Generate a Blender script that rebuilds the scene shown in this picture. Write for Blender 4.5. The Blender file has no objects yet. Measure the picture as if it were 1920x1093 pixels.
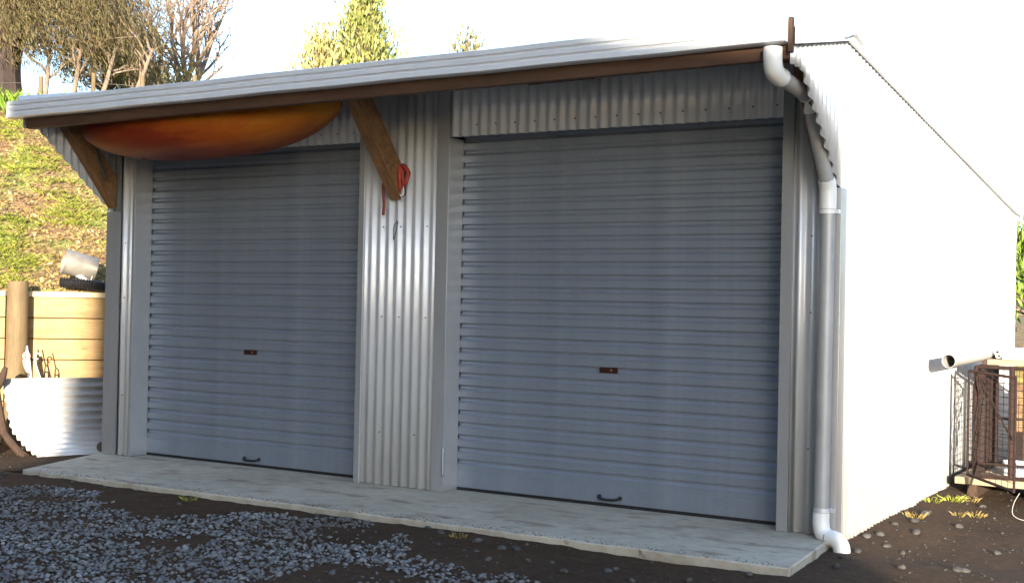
import bpy, math, random
import numpy as np
from mathutils import Vector, Matrix, Quaternion, noise as mn

# ------------------------------------------------------------------ camera, sky, sun, exposure
SC = bpy.context.scene
COL = SC.collection
random.seed(11)
RNG = np.random.default_rng(11)

cam_d = bpy.data.cameras.new('camera')
cam = bpy.data.objects.new('camera', cam_d)
COL.objects.link(cam)
cam_d.sensor_width = 36.0
cam_d.lens = 2360.43 / 1920 * 36.0
cam_d.clip_start, cam_d.clip_end = 0.1, 2000
_r, _u, _f = Vector((.85731, .514399, .020328)), Vector((-.01282, -.018141, .999753)), Vector((-.514641, .857359, .008958))
cam.matrix_world = Matrix(((_r.x, _u.x, -_f.x, 8.29265), (_r.y, _u.y, -_f.y, -7.25182), (_r.z, _u.z, -_f.z, 1.32187), (0, 0, 0, 1)))
SC.camera = cam

PHI, ELE = math.radians(58), math.radians(8.5)          # sun: 58 deg in front of the +x axis
SUN = Vector((math.cos(ELE) * math.cos(PHI), -math.cos(ELE) * math.sin(PHI), math.sin(ELE)))
world = bpy.data.worlds.new('World')
SC.world = world
world.use_nodes = True
wn = world.node_tree
sky = wn.nodes.new('ShaderNodeTexSky')
sky.sky_type = 'NISHITA'
sky.sun_disc = False
sky.sun_elevation = ELE
sky.sun_rotation = math.atan2(SUN.x, SUN.y)
sky.dust_density = 1.3
sky.air_density = 1.0
sky.ozone_density = 3.5
bg = wn.nodes['Background']
# thin white winter haze, even all round, thinning towards the zenith
wtc = wn.nodes.new('ShaderNodeTexCoord')
wsp = wn.nodes.new('ShaderNodeSeparateXYZ')
wrp = wn.nodes.new('ShaderNodeValToRGB')
wrp.color_ramp.elements[0].position, wrp.color_ramp.elements[0].color = 0.0, (1, 1, 1, 1)
wrp.color_ramp.elements[1].position, wrp.color_ramp.elements[1].color = 1.0, (.80, .86, .95, 1)
we = wrp.color_ramp.elements.new(.26)
we.color = (.9, .9, .92, 1)
wmx = wn.nodes.new('ShaderNodeMix')
wmx.data_type, wmx.blend_type = 'RGBA', 'ADD'
wmul = wn.nodes.new('ShaderNodeMix')
wmul.data_type, wmul.blend_type = 'RGBA', 'MULTIPLY'
wmul.inputs[0].default_value = 1.0
wmul.inputs[7].default_value = (1.28, 1.45, 1.66, 1)
wmx.inputs[0].default_value = 1.0
wn.links.new(wtc.outputs['Generated'], wsp.inputs[0])
wn.links.new(wsp.outputs[2], wrp.inputs[0])
wn.links.new(wrp.outputs[0], wmul.inputs[6])
wn.links.new(sky.outputs[0], wmx.inputs[6])
wn.links.new(wmul.outputs[2], wmx.inputs[7])
wn.links.new(wmx.outputs[2], bg.inputs[0])
bg.inputs[1].default_value = 0.15
sun_d = bpy.data.lights.new('sun', 'SUN')
sun_d.energy = 5.0
sun_d.angle = math.radians(0.5)
sun_d.color = (1.0, .86, .66)
sun = bpy.data.objects.new('sun', sun_d)
COL.objects.link(sun)
sun.location = (20, -30, 20)
sun.rotation_euler = SUN.to_track_quat('Z', 'Y').to_euler()
SC.view_settings.view_transform = 'Standard'
SC.view_settings.look = 'None'
SC.view_settings.exposure = 1.86
SC.view_settings.gamma = 1.0
SC.view_settings.use_curve_mapping = False

# ------------------------------------------------------------------ helpers
class MB:
    """collects shapes in world coordinates, then links them as one mesh object"""
    def __init__(s):
        s.v, s.f = [], []
    def add(s, vs, fs):
        n = len(s.v)
        s.v.extend([tuple(p) for p in vs])
        s.f.extend([tuple(i + n for i in f) for f in fs])
        return s
    def box(s, x0, x1, y0, y1, z0, z1):
        vs = [(x, y, z) for z in (z0, z1) for y in (y0, y1) for x in (x0, x1)]
        return s.add(vs, [(0, 2, 3, 1), (4, 5, 7, 6), (0, 1, 5, 4), (2, 6, 7, 3), (0, 4, 6, 2), (1, 3, 7, 5)])
    def obox(s, c, ax, ay, az):
        """oriented box: centre and three half-extent vectors"""
        c, ax, ay, az = Vector(c), Vector(ax), Vector(ay), Vector(az)
        vs = [c + i * ax + j * ay + k * az for k in (-1, 1) for j in (-1, 1) for i in (-1, 1)]
        fl = ax.cross(ay).dot(az) < 0
        fs = [(0, 2, 3, 1), (4, 5, 7, 6), (0, 1, 5, 4), (2, 6, 7, 3), (0, 4, 6, 2), (1, 3, 7, 5)]
        return s.add(vs, [tuple(reversed(f)) for f in fs] if fl else fs)
    def prism(s, poly, d):
        """polygon (list of 3-D points) extruded along vector d"""
        n = len(poly)
        d = Vector(d)
        vs = [Vector(p) for p in poly] + [Vector(p) + d for p in poly]
        fs = [tuple(range(n - 1, -1, -1)), tuple(range(n, 2 * n))]
        fs += [(i, (i + 1) % n, n + (i + 1) % n, n + i) for i in range(n)]
        return s.add(vs, fs)
    def tube(s, path, r, n=10, cap=True, closed=False):
        path = [Vector(p) for p in path]
        m = len(path)
        rs = list(r) if hasattr(r, '__len__') else [r] * m
        vs, fs = [], []
        ref = None
        for i, p in enumerate(path):
            if closed:
                t = path[(i + 1) % m] - path[(i - 1) % m]
            else:
                t = path[min(i + 1, m - 1)] - path[max(i - 1, 0)]
            t = t.normalized() if t.length > 1e-9 else Vector((0, 0, 1))
            if ref is None:
                ref = t.orthogonal().normalized()
            ref = (ref - t * ref.dot(t))
            ref = ref.normalized() if ref.length > 1e-6 else t.orthogonal().normalized()
            b = t.cross(ref)
            for k in range(n):
                a = 2 * math.pi * k / n
                vs.append(p + (ref * math.cos(a) + b * math.sin(a)) * rs[i])
        for i in range(m if closed else m - 1):
            j = (i + 1) % m
            for k in range(n):
                k2 = (k + 1) % n
                fs.append((i * n + k, i * n + k2, j * n + k2, j * n + k))
        if cap and not closed:
            fs.append(tuple(range(n - 1, -1, -1)))
            fs.append(tuple((m - 1) * n + k for k in range(n)))
        return s.add(vs, fs)
    def hollow(s, path, ro, ri, n=20):
        """open pipe with wall thickness, straight or bent"""
        a, b = MB(), MB()
        a.tube(path, ro, n, False)
        b.tube(path, ri, n, False)
        na = len(a.v)
        s.add(a.v + b.v, a.f + [tuple(reversed([i + na for i in f])) for f in b.f]
              + [(k, na + k, na + (k + 1) % n, (k + 1) % n) for k in range(n)][::1]
              + [(na - n + k, na - n + (k + 1) % n, 2 * na - n + (k + 1) % n, 2 * na - n + k) for k in range(n)])
        return s
    def strip(s, rows):
        """grid surface from rows of equal length"""
        n = len(rows[0])
        vs = [p for r in rows for p in r]
        fs = [(i * n + j, i * n + j + 1, (i + 1) * n + j + 1, (i + 1) * n + j)
              for i in range(len(rows) - 1) for j in range(n - 1)]
        return s.add(vs, fs)
    def build(s, name, m, parent=None, smooth=True, bevel=0, angle=35, solid=0):
        o0 = parent_world(parent) if parent else Vector((0, 0, 0))
        vs = np.array(s.v, dtype=float) - np.array(o0)
        return link_mesh(name, vs, s.f, m, parent, smooth, bevel, angle, solid)
    def thing(s, name, m, base, label, cat, group=None, **k):
        base = Vector(base)
        vs = np.array(s.v, dtype=float) - np.array(base)
        o = link_mesh(name, vs, s.f, m, None, k.get('smooth', True), k.get('bevel', 0), k.get('angle', 35), k.get('solid', 0))
        o.location = base
        return tag(o, label, cat, group)

def parent_world(p):
    v = Vector((0, 0, 0))
    while p:
        v += p.location
        p = p.parent
    return v

def link_mesh(name, vs, fs, m, parent=None, smooth=True, bevel=0, angle=35, solid=0):
    me = bpy.data.meshes.new(name)
    me.from_pydata([tuple(v) for v in vs], [], fs)
    me.validate()
    if m:
        me.materials.append(m)
    if smooth:
        me.polygons.foreach_set('use_smooth', [True] * len(me.polygons))
        me.set_sharp_from_angle(angle=math.radians(angle))
    o = bpy.data.objects.new(name, me)
    COL.objects.link(o)
    if parent:
        o.parent = parent
    if solid:
        md = o.modifiers.new('solid', 'SOLIDIFY')
        md.thickness = solid
        md.offset = -1
    if bevel:
        md = o.modifiers.new('bevel', 'BEVEL')
        md.width = bevel
        md.segments = 2
        md.limit_method = 'ANGLE'
    return o

def quads_mesh(name, V, m, parent=None, origin=(0, 0, 0), k=4):
    """V: (n,k,3) array of separate k-gons, linked as one mesh (fast)"""
    V = np.asarray(V, dtype=np.float32) - np.array(origin, dtype=np.float32)
    n = V.shape[0]
    me = bpy.data.meshes.new(name)
    me.vertices.add(n * k)
    me.loops.add(n * k)
    me.polygons.add(n)
    me.vertices.foreach_set('co', V.reshape(-1))
    me.loops.foreach_set('vertex_index', np.arange(n * k, dtype=np.int32))
    me.polygons.foreach_set('loop_start', np.arange(0, n * k, k, dtype=np.int32))
    me.polygons.foreach_set('loop_total', np.full(n, k, dtype=np.int32))
    me.update(calc_edges=True)
    me.materials.append(m)
    o = bpy.data.objects.new(name, me)
    COL.objects.link(o)
    if parent:
        o.parent = parent
    return o

def tag(o, label=None, cat=None, group=None, kind=None):
    if label: o['label'] = label
    if cat: o['category'] = cat
    if group: o['group'] = group
    if kind: o['kind'] = kind
    return o

def empty(name, loc, label, cat, group=None):
    o = bpy.data.objects.new(name, None)
    o.empty_display_size = .1
    COL.objects.link(o)
    o.location = loc
    return tag(o, label, cat, group)

def inst(name, me, parent, loc):
    o = bpy.data.objects.new(name, me)
    COL.objects.link(o)
    o.parent = parent
    o.location = loc
    return o

def bez(pts, n=6):
    """smooth path through points (Catmull-Rom)"""
    P = [Vector(p) for p in pts]
    P = [2 * P[0] - P[1]] + P + [2 * P[-1] - P[-2]]
    out = []
    for i in range(1, len(P) - 2):
        for k in range(n):
            t = k / n
            a, b, c, d = P[i - 1], P[i], P[i + 1], P[i + 2]
            out.append(.5 * ((2 * b) + (c - a) * t + (2 * a - 5 * b + 4 * c - d) * t * t + (3 * b - a - 3 * c + d) * t ** 3))
    out.append(P[-2])
    return out

# ------------------------------------------------------------------ materials
class NT:
    def __init__(s, name):
        s.m = bpy.data.materials.new(name)
        s.m.use_nodes = True
        s.t = s.m.node_tree
        s.b = s.t.nodes['Principled BSDF']
        s.tc = s.t.nodes.new('ShaderNodeTexCoord')
    def n(s, typ, **k):
        nd = s.t.nodes.new(typ)
        for a, v in k.items():
            if a in nd.inputs.keys():
                nd.inputs[a].default_value = v
            else:
                setattr(nd, a, v)
        return nd
    def l(s, a, b):
        s.t.links.new(a, b)
    def noise(s, scale, detail=4, stretch=(1, 1, 1), rough=.55, coord='Object', offset=(0, 0, 0)):
        mp = s.n('ShaderNodeMapping')
        mp.inputs['Scale'].default_value = stretch
        mp.inputs['Location'].default_value = offset
        s.l(s.tc.outputs[coord], mp.inputs[0])
        nz = s.n('ShaderNodeTexNoise', Scale=scale, Detail=detail, Roughness=rough)
        s.l(mp.outputs[0], nz.inputs['Vector'])
        return nz.outputs['Fac']
    def ramp(s, fac, stops):
        r = s.n('ShaderNodeValToRGB')
        e = r.color_ramp.elements
        while len(e) < len(stops):
            e.new(.5)
        for el, (p, c) in zip(e, stops):
            el.position = p
            el.color = (*c, 1) if len(c) == 3 else c
        s.l(fac, r.inputs[0])
        return r.outputs[0]
    def mix(s, fac, a, b, mode='MIX'):
        mx = s.n('ShaderNodeMix', data_type='RGBA', blend_type=mode)
        for v, i in ((fac, 0), (a, 6), (b, 7)):
            if isinstance(v, (int, float)):
                mx.inputs[i].default_value = v
            elif isinstance(v, tuple):
                mx.inputs[i].default_value = (*v, 1)
            else:
                s.l(v, mx.inputs[i])
        return mx.outputs[2]
    def bump(s, h, strength=.3, dist=.01):
        bp = s.n('ShaderNodeBump', Strength=strength, Distance=dist)
        s.l(h, bp.inputs['Height'])
        s.l(bp.outputs[0], s.b.inputs['Normal'])
    def set(s, **k):
        for a, v in k.items():
            i = s.b.inputs[a.replace('_', ' ')]
            if isinstance(v, tuple):
                i.default_value = (*v, 1) if len(v) == 3 and i.type == 'RGBA' else v
            elif isinstance(v, (int, float)):
                i.default_value = v
            else:
                s.l(v, i)
        return s

def m_steel(name, lo, hi, metal=.45, rough=.4):
    t = NT(name)
    a = t.noise(2.2, 6, (1.6, 1, .5), .68)
    b = t.noise(60, 2)
    c = t.ramp(a, [(.3, lo), (.7, hi)])
    c = t.mix(.06, c, t.ramp(b, [(.25, (.40, .41, .43)), (.75, (.8, .81, .83))]))
    r = t.ramp(t.noise(7, 4), [(.3, (max(.30, rough - .05),) * 3), (.7, (rough + .07,) * 3)])
    t.set(Base_Color=c, Metallic=metal, Roughness=r)
    t.bump(t.noise(2.5, 2), .06, .004)
    return t.m

def m_plain(name, c, rough=.5, metal=0, var=.12, scale=9, bump=.1):
    t = NT(name)
    lo = tuple(x * (1 - var) for x in c)
    hi = tuple(min(1, x * (1 + var)) for x in c)
    t.set(Base_Color=t.ramp(t.noise(scale, 5), [(.3, lo), (.7, hi)]), Roughness=rough, Metallic=metal)
    if bump:
        t.bump(t.noise(scale * 5, 4), bump, .004)
    return t.m

def m_wood(name, dark, light, stretch, knots=True, rough=.7, scale=7, stain=.5):
    t = NT(name)
    g = t.noise(scale, 6, stretch, .65)
    c = t.ramp(g, [(.28, dark), (.5, tuple((a + b) / 2 for a, b in zip(dark, light))), (.72, light)])
    fine = t.noise(scale * 6, 3, stretch)
    c = t.mix(.25, c, t.ramp(fine, [(.4, dark), (.6, light)]))
    st = t.noise(1.8, 4, (1, 1, 1), .6, offset=(3.1, 1.7, .4))
    c = t.mix(t.ramp(st, [(.52, (0, 0, 0)), (.75, (stain,) * 3)]), c, tuple(x * .4 for x in dark))
    if knots:
        v = t.n('ShaderNodeTexVoronoi', Scale=3.4)
        mp = t.n('ShaderNodeMapping')
        mp.inputs['Scale'].default_value = tuple(.5 + .5 * x if x < 1 else x for x in stretch)
        t.l(t.tc.outputs['Object'], mp.inputs[0])
        t.l(mp.outputs[0], v.inputs['Vector'])
        c = t.mix(t.ramp(v.outputs['Distance'], [(.07, (.9,) * 3), (.13, (0, 0, 0))]), c, tuple(x * .35 for x in dark))
    t.set(Base_Color=c, Roughness=rough)
    t.bump(g, .25, .004)
    return t.m

def m_leaf(name, cols, rough=.6, trans=.0):
    t = NT(name)
    geo = t.n('ShaderNodeNewGeometry')
    stops = [(i / max(1, len(cols) - 1), c) for i, c in enumerate(cols)]
    c = t.ramp(geo.outputs['Random Per Island'], stops)
    t.set(Base_Color=c, Roughness=rough)
    if trans:
        tr = t.n('ShaderNodeBsdfTranslucent')
        t.l(c, tr.inputs[0])
        ms = t.n('ShaderNodeMixShader')
        ms.inputs[0].default_value = trans
        out = t.t.nodes['Material Output']
        t.l(t.b.outputs[0], ms.inputs[1])
        t.l(tr.outputs[0], ms.inputs[2])
        t.l(ms.outputs[0], out.inputs[0])
    return t.m

STEEL = m_steel('galvanised_steel', (.61, .63, .66), (.71, .73, .76), .42, .45)
FLASH = m_steel('flashing_steel', (.31, .32, .335), (.38, .39, .405), .4, .36)
DOOR = m_steel('door_steel', (.20, .24, .31), (.285, .33, .405), .5, .37)
GUTTER = m_steel('gutter_steel', (.68, .71, .76), (.76, .79, .84), .25, .38)
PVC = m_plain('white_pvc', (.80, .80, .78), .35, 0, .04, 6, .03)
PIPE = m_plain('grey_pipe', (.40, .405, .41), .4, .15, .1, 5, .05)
BRACE = m_wood('brace_timber', (.075, .032, .011), (.29, .155, .065), (3, .35, .35), True, .75, 13)
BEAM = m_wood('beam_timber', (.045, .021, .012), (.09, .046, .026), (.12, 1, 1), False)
PLANK = m_wood('sleeper_timber', (.235, .140, .052), (.42, .275, .12), (.35, .35, 3.0), True, .7, 5, .35)
CAP = m_wood('cap_timber', (.55, .42, .22), (.75, .62, .40), (.4, .4, 3), False, .7, 5, .2)
POST = m_wood('post_timber', (.10, .07, .036), (.19, .135, .07), (2.5, 2.5, .25), False, .8, 6, .5)
DARKWOOD = m_wood('dark_wood', (.022, .012, .008), (.06, .032, .02), (2, 2, .3), False, .85)
PALEWOOD = m_wood('pale_board', (.22, .17, .11), (.34, .27, .18), (.3, 1, 1), False, .75, 6, .3)
RUST = m_plain('rusty_iron', (.022, .009, .007), .85, .2, .45, 14, .3)
BLACK = m_plain('black_rubber', (.012, .012, .014), .5, 0, .3, 20, .1)
LOCK = m_plain('dark_red_lock', (.035, .008, .006), .45, .1, .2, 30, .05)
BRASS = m_plain('brass_keyhole', (.40, .30, .15), .4, .7, .1, 30, 0)
REDSTRAP = m_plain('red_strap', (.30, .030, .012), .6, 0, .2, 40, .2)
WIREM = m_plain('dark_wire', (.03, .03, .03), .5, .5, .2, 30, 0)
WHITEWIRE = m_plain('pale_wire', (.34, .32, .29), .5, 0, .1, 30, 0)
TINPAIL = m_plain('worn_tin', (.24, .225, .20), .5, .3, .22, 8, .15)
PINK = m_plain('pink_plastic', (.62, .30, .26), .45, 0, .1, 20, 0)
CREAM = m_plain('cream_sheet', (.52, .48, .38), .7, 0, .1, 4, .05)

def concrete():
    t = NT('concrete')
    big = t.noise(1.1, 5, (1, 1, 1), .6)
    c = t.ramp(big, [(.3, (.29, .26, .20)), (.55, (.41, .375, .30)), (.75, (.50, .46, .38))])
    mid = t.noise(9, 6, (1, 1, 1), .7)
    c = t.mix(.45, c, t.ramp(mid, [(.3, (.22, .19, .145)), (.7, (.53, .49, .41))]))
    spots = t.noise(30, 2, (1, 1, 1), .5, offset=(5, 2, 0))
    c = t.mix(t.ramp(spots, [(.70, (0, 0, 0)), (.75, (.8,) * 3)]), c, (.05, .04, .03))
    st = t.noise(2.7, 3, (1, 2.2, 1), .5, offset=(9.3, 4.2, 0))
    c = t.mix(t.ramp(st, [(.56, (0, 0, 0)), (.68, (.6,) * 3)]), c, (.15, .10, .065))
    st2 = t.noise(6.5, 3, (1, 3.0, 1), .5, offset=(1.3, 7.2, 0))
    c = t.mix(t.ramp(st2, [(.66, (0, 0, 0)), (.71, (.7,) * 3)]), c, (.09, .055, .035))
    t.set(Base_Color=c, Roughness=.85)
    t.bump(mid, .35, .006)
    return t.m
CONC = concrete()

def soil():
    t = NT('soil')
    a = t.noise(1.6, 6, (1, 1, 1), .65)
    b = t.noise(26, 6, (1, 1, 1), .75)
    c = t.ramp(a, [(.3, (.032, .017, .009)), (.55, (.056, .031, .017)), (.8, (.085, .050, .029))])
    c = t.mix(.55, c, t.ramp(b, [(.35, (.012, .008, .005)), (.6, (.052, .033, .020)), (.78, (.13, .095, .065))]))
    t.set(Base_Color=c, Roughness=.95)
    t.b.inputs['Specular IOR Level'].default_value = .2
    t.bump(b, .45, .015)
    return t.m
SOIL = soil()

def bank():
    t = NT('bank_earth')
    a = t.noise(1.3, 6, (1, 1, 1), .65)
    b = t.noise(14, 6, (1, 1, 1), .7)
    c = t.ramp(b, [(.3, (.10, .055, .03)), (.5, (.22, .13, .065)), (.7, (.34, .25, .12))])
    g = t.ramp(a, [(.48, (0, 0, 0)), (.62, (.85,) * 3)])
    c = t.mix(g, c, t.ramp(b, [(.3, (.08, .13, .02)), (.7, (.24, .30, .05))]))
    t.set(Base_Color=c, Roughness=.95)
    t.bump(b, .9, .05)
    return t.m
BANK = bank()

def screen_hill_mat():  # near-black colour for the added slopes, so they bounce little light
    t = NT('screen_hill_dark')
    b = t.noise(3, 6, (1, 1, 1), .7)
    t.set(Base_Color=t.ramp(b, [(.3, (.010, .015, .007)), (.7, (.028, .036, .014))]), Roughness=.95)
    return t.m
SCREENHILL = screen_hill_mat()

def stone_mat():
    t = NT('river_stone')
    geo = t.n('ShaderNodeNewGeometry')
    c = t.ramp(geo.outputs['Random Per Island'],
               [(0, (.060, .060, .062)), (.35, (.115, .117, .120)), (.7, (.19, .193, .196)), (.9, (.27, .27, .268)), (.96, (.16, .13, .10)), (1, (.24, .24, .24))])
    d = t.noise(.9, 4, (1, 1, 1), .6)
    c = t.mix(t.ramp(d, [(.42, (.75,) * 3), (.62, (0, 0, 0))]), c, (.055, .042, .032))
    c = t.mix(.25, c, t.ramp(t.noise(40, 4), [(.3, (.03, .03, .035)), (.7, (.22, .23, .25))]))
    t.set(Base_Color=c, Roughness=.7)
    t.bump(t.noise(60, 3), .2, .003)
    return t.m
STONE = stone_mat()
DULLSTONE = m_plain('soil_stone', (.050, .046, .042), .85, 0, .45, 25, .2)

def kayak_mat():
    t = NT('kayak_plastic')
    sep = t.n('ShaderNodeSeparateXYZ')
    t.l(t.tc.outputs['Object'], sep.inputs[0])
    nz = t.noise(2.4, 6, (.5, 2.4, 2.4), .68)
    m1 = t.n('ShaderNodeMath', operation='MULTIPLY_ADD')
    t.l(sep.outputs[0], m1.inputs[0])
    m1.inputs[1].default_value = .30
    m1.inputs[2].default_value = .30
    mz = t.n('ShaderNodeMath', operation='MULTIPLY_ADD')
    t.l(sep.outputs[2], mz.inputs[0])
    mz.inputs[1].default_value = 1.3
    t.l(m1.outputs[0], mz.inputs[2])
    m2 = t.n('ShaderNodeMath', operation='MULTIPLY_ADD')
    t.l(nz, m2.inputs[0])
    m2.inputs[1].default_value = 1.15
    t.l(mz.outputs[0], m2.inputs[2])
    m3 = t.n('ShaderNodeMath', operation='SUBTRACT')
    t.l(m2.outputs[0], m3.inputs[0])
    m3.inputs[1].default_value = .62
    c = t.ramp(m3.outputs[0], [(.05, (.11, .008, .004)), (.36, (.17, .020, .004)), (.62, (.30, .066, .005)), (.95, (.36, .145, .009))])
    sc = t.noise(12, 5, (.25, 1, 1), .7, offset=(2, 0, 0))
    c = t.mix(t.ramp(sc, [(.60, (0, 0, 0)), (.72, (.6,) * 3)]), c, (.22, .05, .02))
    t.set(Base_Color=c, Roughness=.55)
    t.b.inputs['Specular IOR Level'].default_value = .25
    return t.m
KAYAK = kayak_mat()

def bark_mat(name, a, b):
    t = NT(name)
    n = t.noise(9, 6, (1, 1, .25), .7)
    t.set(Base_Color=t.ramp(n, [(.3, a), (.7, b)]), Roughness=.9)
    t.bump(n, .6, .02)
    return t.m
BARK_DARK = bark_mat('dark_bark', (.022, .015, .014), (.07, .05, .045))
BARK_PALE = bark_mat('pale_bark', (.13, .095, .07), (.30, .23, .18))

# ------------------------------------------------------------------ ground
def sstep(a, b, x):
    t = min(1, max(0, (x - a) / (b - a)))  # also works for a > b
    return t * t * (3 - 2 * t)

def ground_z(x, y):
    z = -.036 - .012 * sstep(4.6, 6.0, x) - .045 * sstep(6.0, 6.7, x) * sstep(-.6, .3, y) - .05 * sstep(.3, -.4, x) * sstep(-1.4, -.6, y)
    z -= .03 * sstep(6.2, 6.5, x)* sstep(1.5, 2.5, y)
    z += .012 * mn.noise(Vector((x * 1.3, y * 1.3, 0))) + .009 * mn.noise(Vector((x * 6, y * 6, 3))) + .006 * mn.noise(Vector((x * 17, y * 17, 5)))
    return z

def ticks(segs):
    out = []
    for a, b, s in segs:
        n = max(1, round((b - a) / s))
        out += [a + (b - a) * i / n for i in range(n)]
    return out + [segs[-1][1]]

gx = ticks([(-400, -60, 60), (-60, -8, 8), (-8, -2, .5), (-2, 9.5, .05), (9.5, 14, .6), (14, 60, 8), (60, 400, 60)])
gy = ticks([(-400, -60, 60), (-60, -8, 8), (-8, -4.2, .5), (-4.2, 0, .045), (0, 4.4, .06), (4.4, 10, .6), (10, 60, 8), (60, 400, 60)])
vs, fs = [], []
for y in gy:
    for x in gx:
        near = -3 < x < 10 and -5 < y < 5.5
        inside = .1 < x < 6.1 and -.95 < y < 5.9
        vs.append((x, y, (ground_z(x, y) if near else -.1) - (.12 if inside else 0)))
nx = len(gx)
fs = [(j * nx + i, j * nx + i + 1, (j + 1) * nx + i + 1, (j + 1) * nx + i) for j in range(len(gy) - 1) for i in range(nx - 1)]
ground = link_mesh('ground', vs, fs, SOIL)
tag(ground, kind='structure')

# pale drive added out of view to bounce sunlight up under the eave
m = MB()
dv = [(-16, -34), (34, -34), (34, 13), (9.2, 13), (9.0, 2.0), (9.0, -1.5), (8.3, -3.4), (6.5, -4.25), (3.0, -4.3), (-3.0, -4.6), (-16, -6)]
m.prism([(x, y, -.16) for x, y in dv], (0, 0, .135))
t_ = NT('bounce_drive_gravel')
t_.set(Base_Color=t_.ramp(t_.noise(9, 6, (1, 1, 1), .7), [(.3, (.17, .13, .085)), (.7, (.29, .23, .16))]), Roughness=.95)
t_.bump(t_.noise(40, 4), .5, .02)
tag(m.build('bounce_drive', t_.m, None, smooth=False), kind='structure')

# ------------------------------------------------------------------ hillside
WP, WD = Vector((-1.83, .435)), Vector((.708, .706))         # line of the retaining wall
WN = Vector((-.706, .708))
def hill_d(x, y):
    d1 = (x - WP.x) * WN.x + (y - WP.y) * WN.y
    return min(d1, (-.5 - x) * 1.5), y - 9.0
def hill_z(x, y):
    d1, d2 = hill_d(x, y)
    z = -.6
    n1 = mn.noise(Vector((x * .35, y * .35, 1.7)))
    n2 = mn.noise(Vector((x * 1.4, y * 1.4, 4.2)))
    n3 = mn.noise(Vector((x * 4.5, y * 4.5, 8.2)))
    bumpy = .16 * n1 + .10 * n2 + .045 * n3
    if d1 > .12:
        d = d1 - .12
        z = 1.33 + .53 * min(d, 4.3) + .14 * max(0, d - 4.3) + bumpy * min(1, d / .8)
        if d > 30: z -= .135 * (d - 30) * .8
    if d2 > 0:
        f = sstep(-9, 0, x)
        zb = .75 + .10 * min(d2, 4) + bumpy * min(1, d2) * .6
        zb2 = 1.33 + .5 * min(d2, 5) + .12 * max(0, d2 - 5) + bumpy
        z = max(z, zb2 * (1 - f) + zb * f) 
    return z
hx = ticks([(-70, -14, 2.5), (-14, -5.5, .3), (-5.5, -.4, .085), (-.4, 14, .5), (14, 40, 3)])
hy = ticks([(-14, -3, 1.2), (-3, 5.5, .085), (5.5, 14, .35), (14, 60, 2.5)])
vs = [(x, y, hill_z(x, y)) for y in hy for x in hx]
nx = len(hx)
fs = []
for j in range(len(hy) - 1):
    for i in range(nx - 1):
        q = (j * nx + i, j * nx + i + 1, (j + 1) * nx + i + 1, (j + 1) * nx + i)
        if max(vs[k][2] for k in q) > -.3:
            fs.append(q)
hill = link_mesh('hillside', vs, fs, BANK)
tag(hill, kind='structure')

# added unseen dark slopes blocking low sky light from the garage, open sunwards
def hill_range(azs, env, hs):
    vs = []
    rad = [17, 22, 28, 35, 44, 56, 75]
    for az in azs:
        a = math.radians(az)
        e = env(az)
        for j, r in enumerate(rad):
            x, y = 3 + r * math.sin(a), r * math.cos(a)
            h = hs[j] * e
            h += (0 if j == 0 else 1.2 * mn.noise(Vector((x * .12, y * .12, 2))) + .7 * mn.noise(Vector((x * .5, y * .5, 6)))) * e
            vs.append((x, y, h - .25))
    k = len(rad)
    fs = [(i * k + j, i * k + j + 1, (i + 1) * k + j + 1, (i + 1) * k + j) for i in range(len(azs) - 1) for j in range(k - 1)]
    return tag(link_mesh('screen_hills', vs, fs, SCREENHILL), kind='structure')
hill_range([162 + 3 * i for i in range(46)], lambda az: sstep(160, 170, az), (-.3, 8, 20, 33, 46, 60, 70))
hill_range([30 + 3 * i for i in range(22)], lambda az: sstep(28, 40, az) * sstep(93, 84, az), (-.3, 5, 11, 18, 26, 33, 39))

# ------------------------------------------------------------------ concrete slab
sl = MB()
ys = -1.0
pts = [(-.08, .9), (-.06, -.25), (.30, -1.02)]
edge = [(.30 + (6.222 - .30) * i / 40, -1.02 + .017 * i / 40 + .006 * math.sin(i * 1.9) + .004 * math.sin(i * 4.3)) for i in range(41)]
poly = edge + [(6.16, -.19), (6.10, .3), (6.10, 5.8), (.02, 5.8), (.02, .9), (-.04, -.05)]
top = [(x, y, 0) for x, y in poly]
sl.prism([(x, y, -.14) for x, y in poly], (0, 0, .14))
slab = sl.build('concrete_apron', CONC, None, bevel=.008)
tag(slab, kind='structure')

# ------------------------------------------------------------------ garage
W, DEP = 6.158, 5.95
G = empty('garage', (0, 0, 0), 'galvanised corrugated iron double garage with two roller doors and a front canopy', 'garage')
P = .0762
AMP = .0115
def roof_under(y):
    """underside of the roof along the slope"""
    if y < .08:
        return 2.897 + (y - .08) * .205
    return 2.897 - (y - .08) * .1037

def corr_x(mb, x0, x1, z0, z1, phase, y=.0115, n=14):
    """vertical corrugations across x; crest faces -y at x = phase + k*P"""
    k = max(2, round((x1 - x0) / P * n))
    xs = [x0 + (x1 - x0) * i / k for i in range(k + 1)]
    rows = []
    zz = lambda x: (z0(x) if callable(z0) else z0, z1(x) if callable(z1) else z1)
    a, b = [], []
    for x in xs:
        c = math.cos(2 * math.pi * (x - phase) / P)
        yy = y - AMP * c
        l, h = zz(x)
        a.append((x, yy, l)); b.append((x, yy, h))
    mb.strip([a, b])
def corr_y(mb, x, y0, y1, zlo, zhi, out=1, n=8, phase=0):
    k = max(2, round((y1 - y0) / P * n))
    a, b = [], []
    for i in range(k + 1):
        y = y0 + (y1 - y0) * i / k
        xx = x + out * (AMP * math.cos(2 * math.pi * (y - phase) / P) - AMP)
        a.append((xx, y, zlo(y))); b.append((xx, y, zhi(y)))
    mb.strip([a, b] if out > 0 else [b, a])

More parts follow.
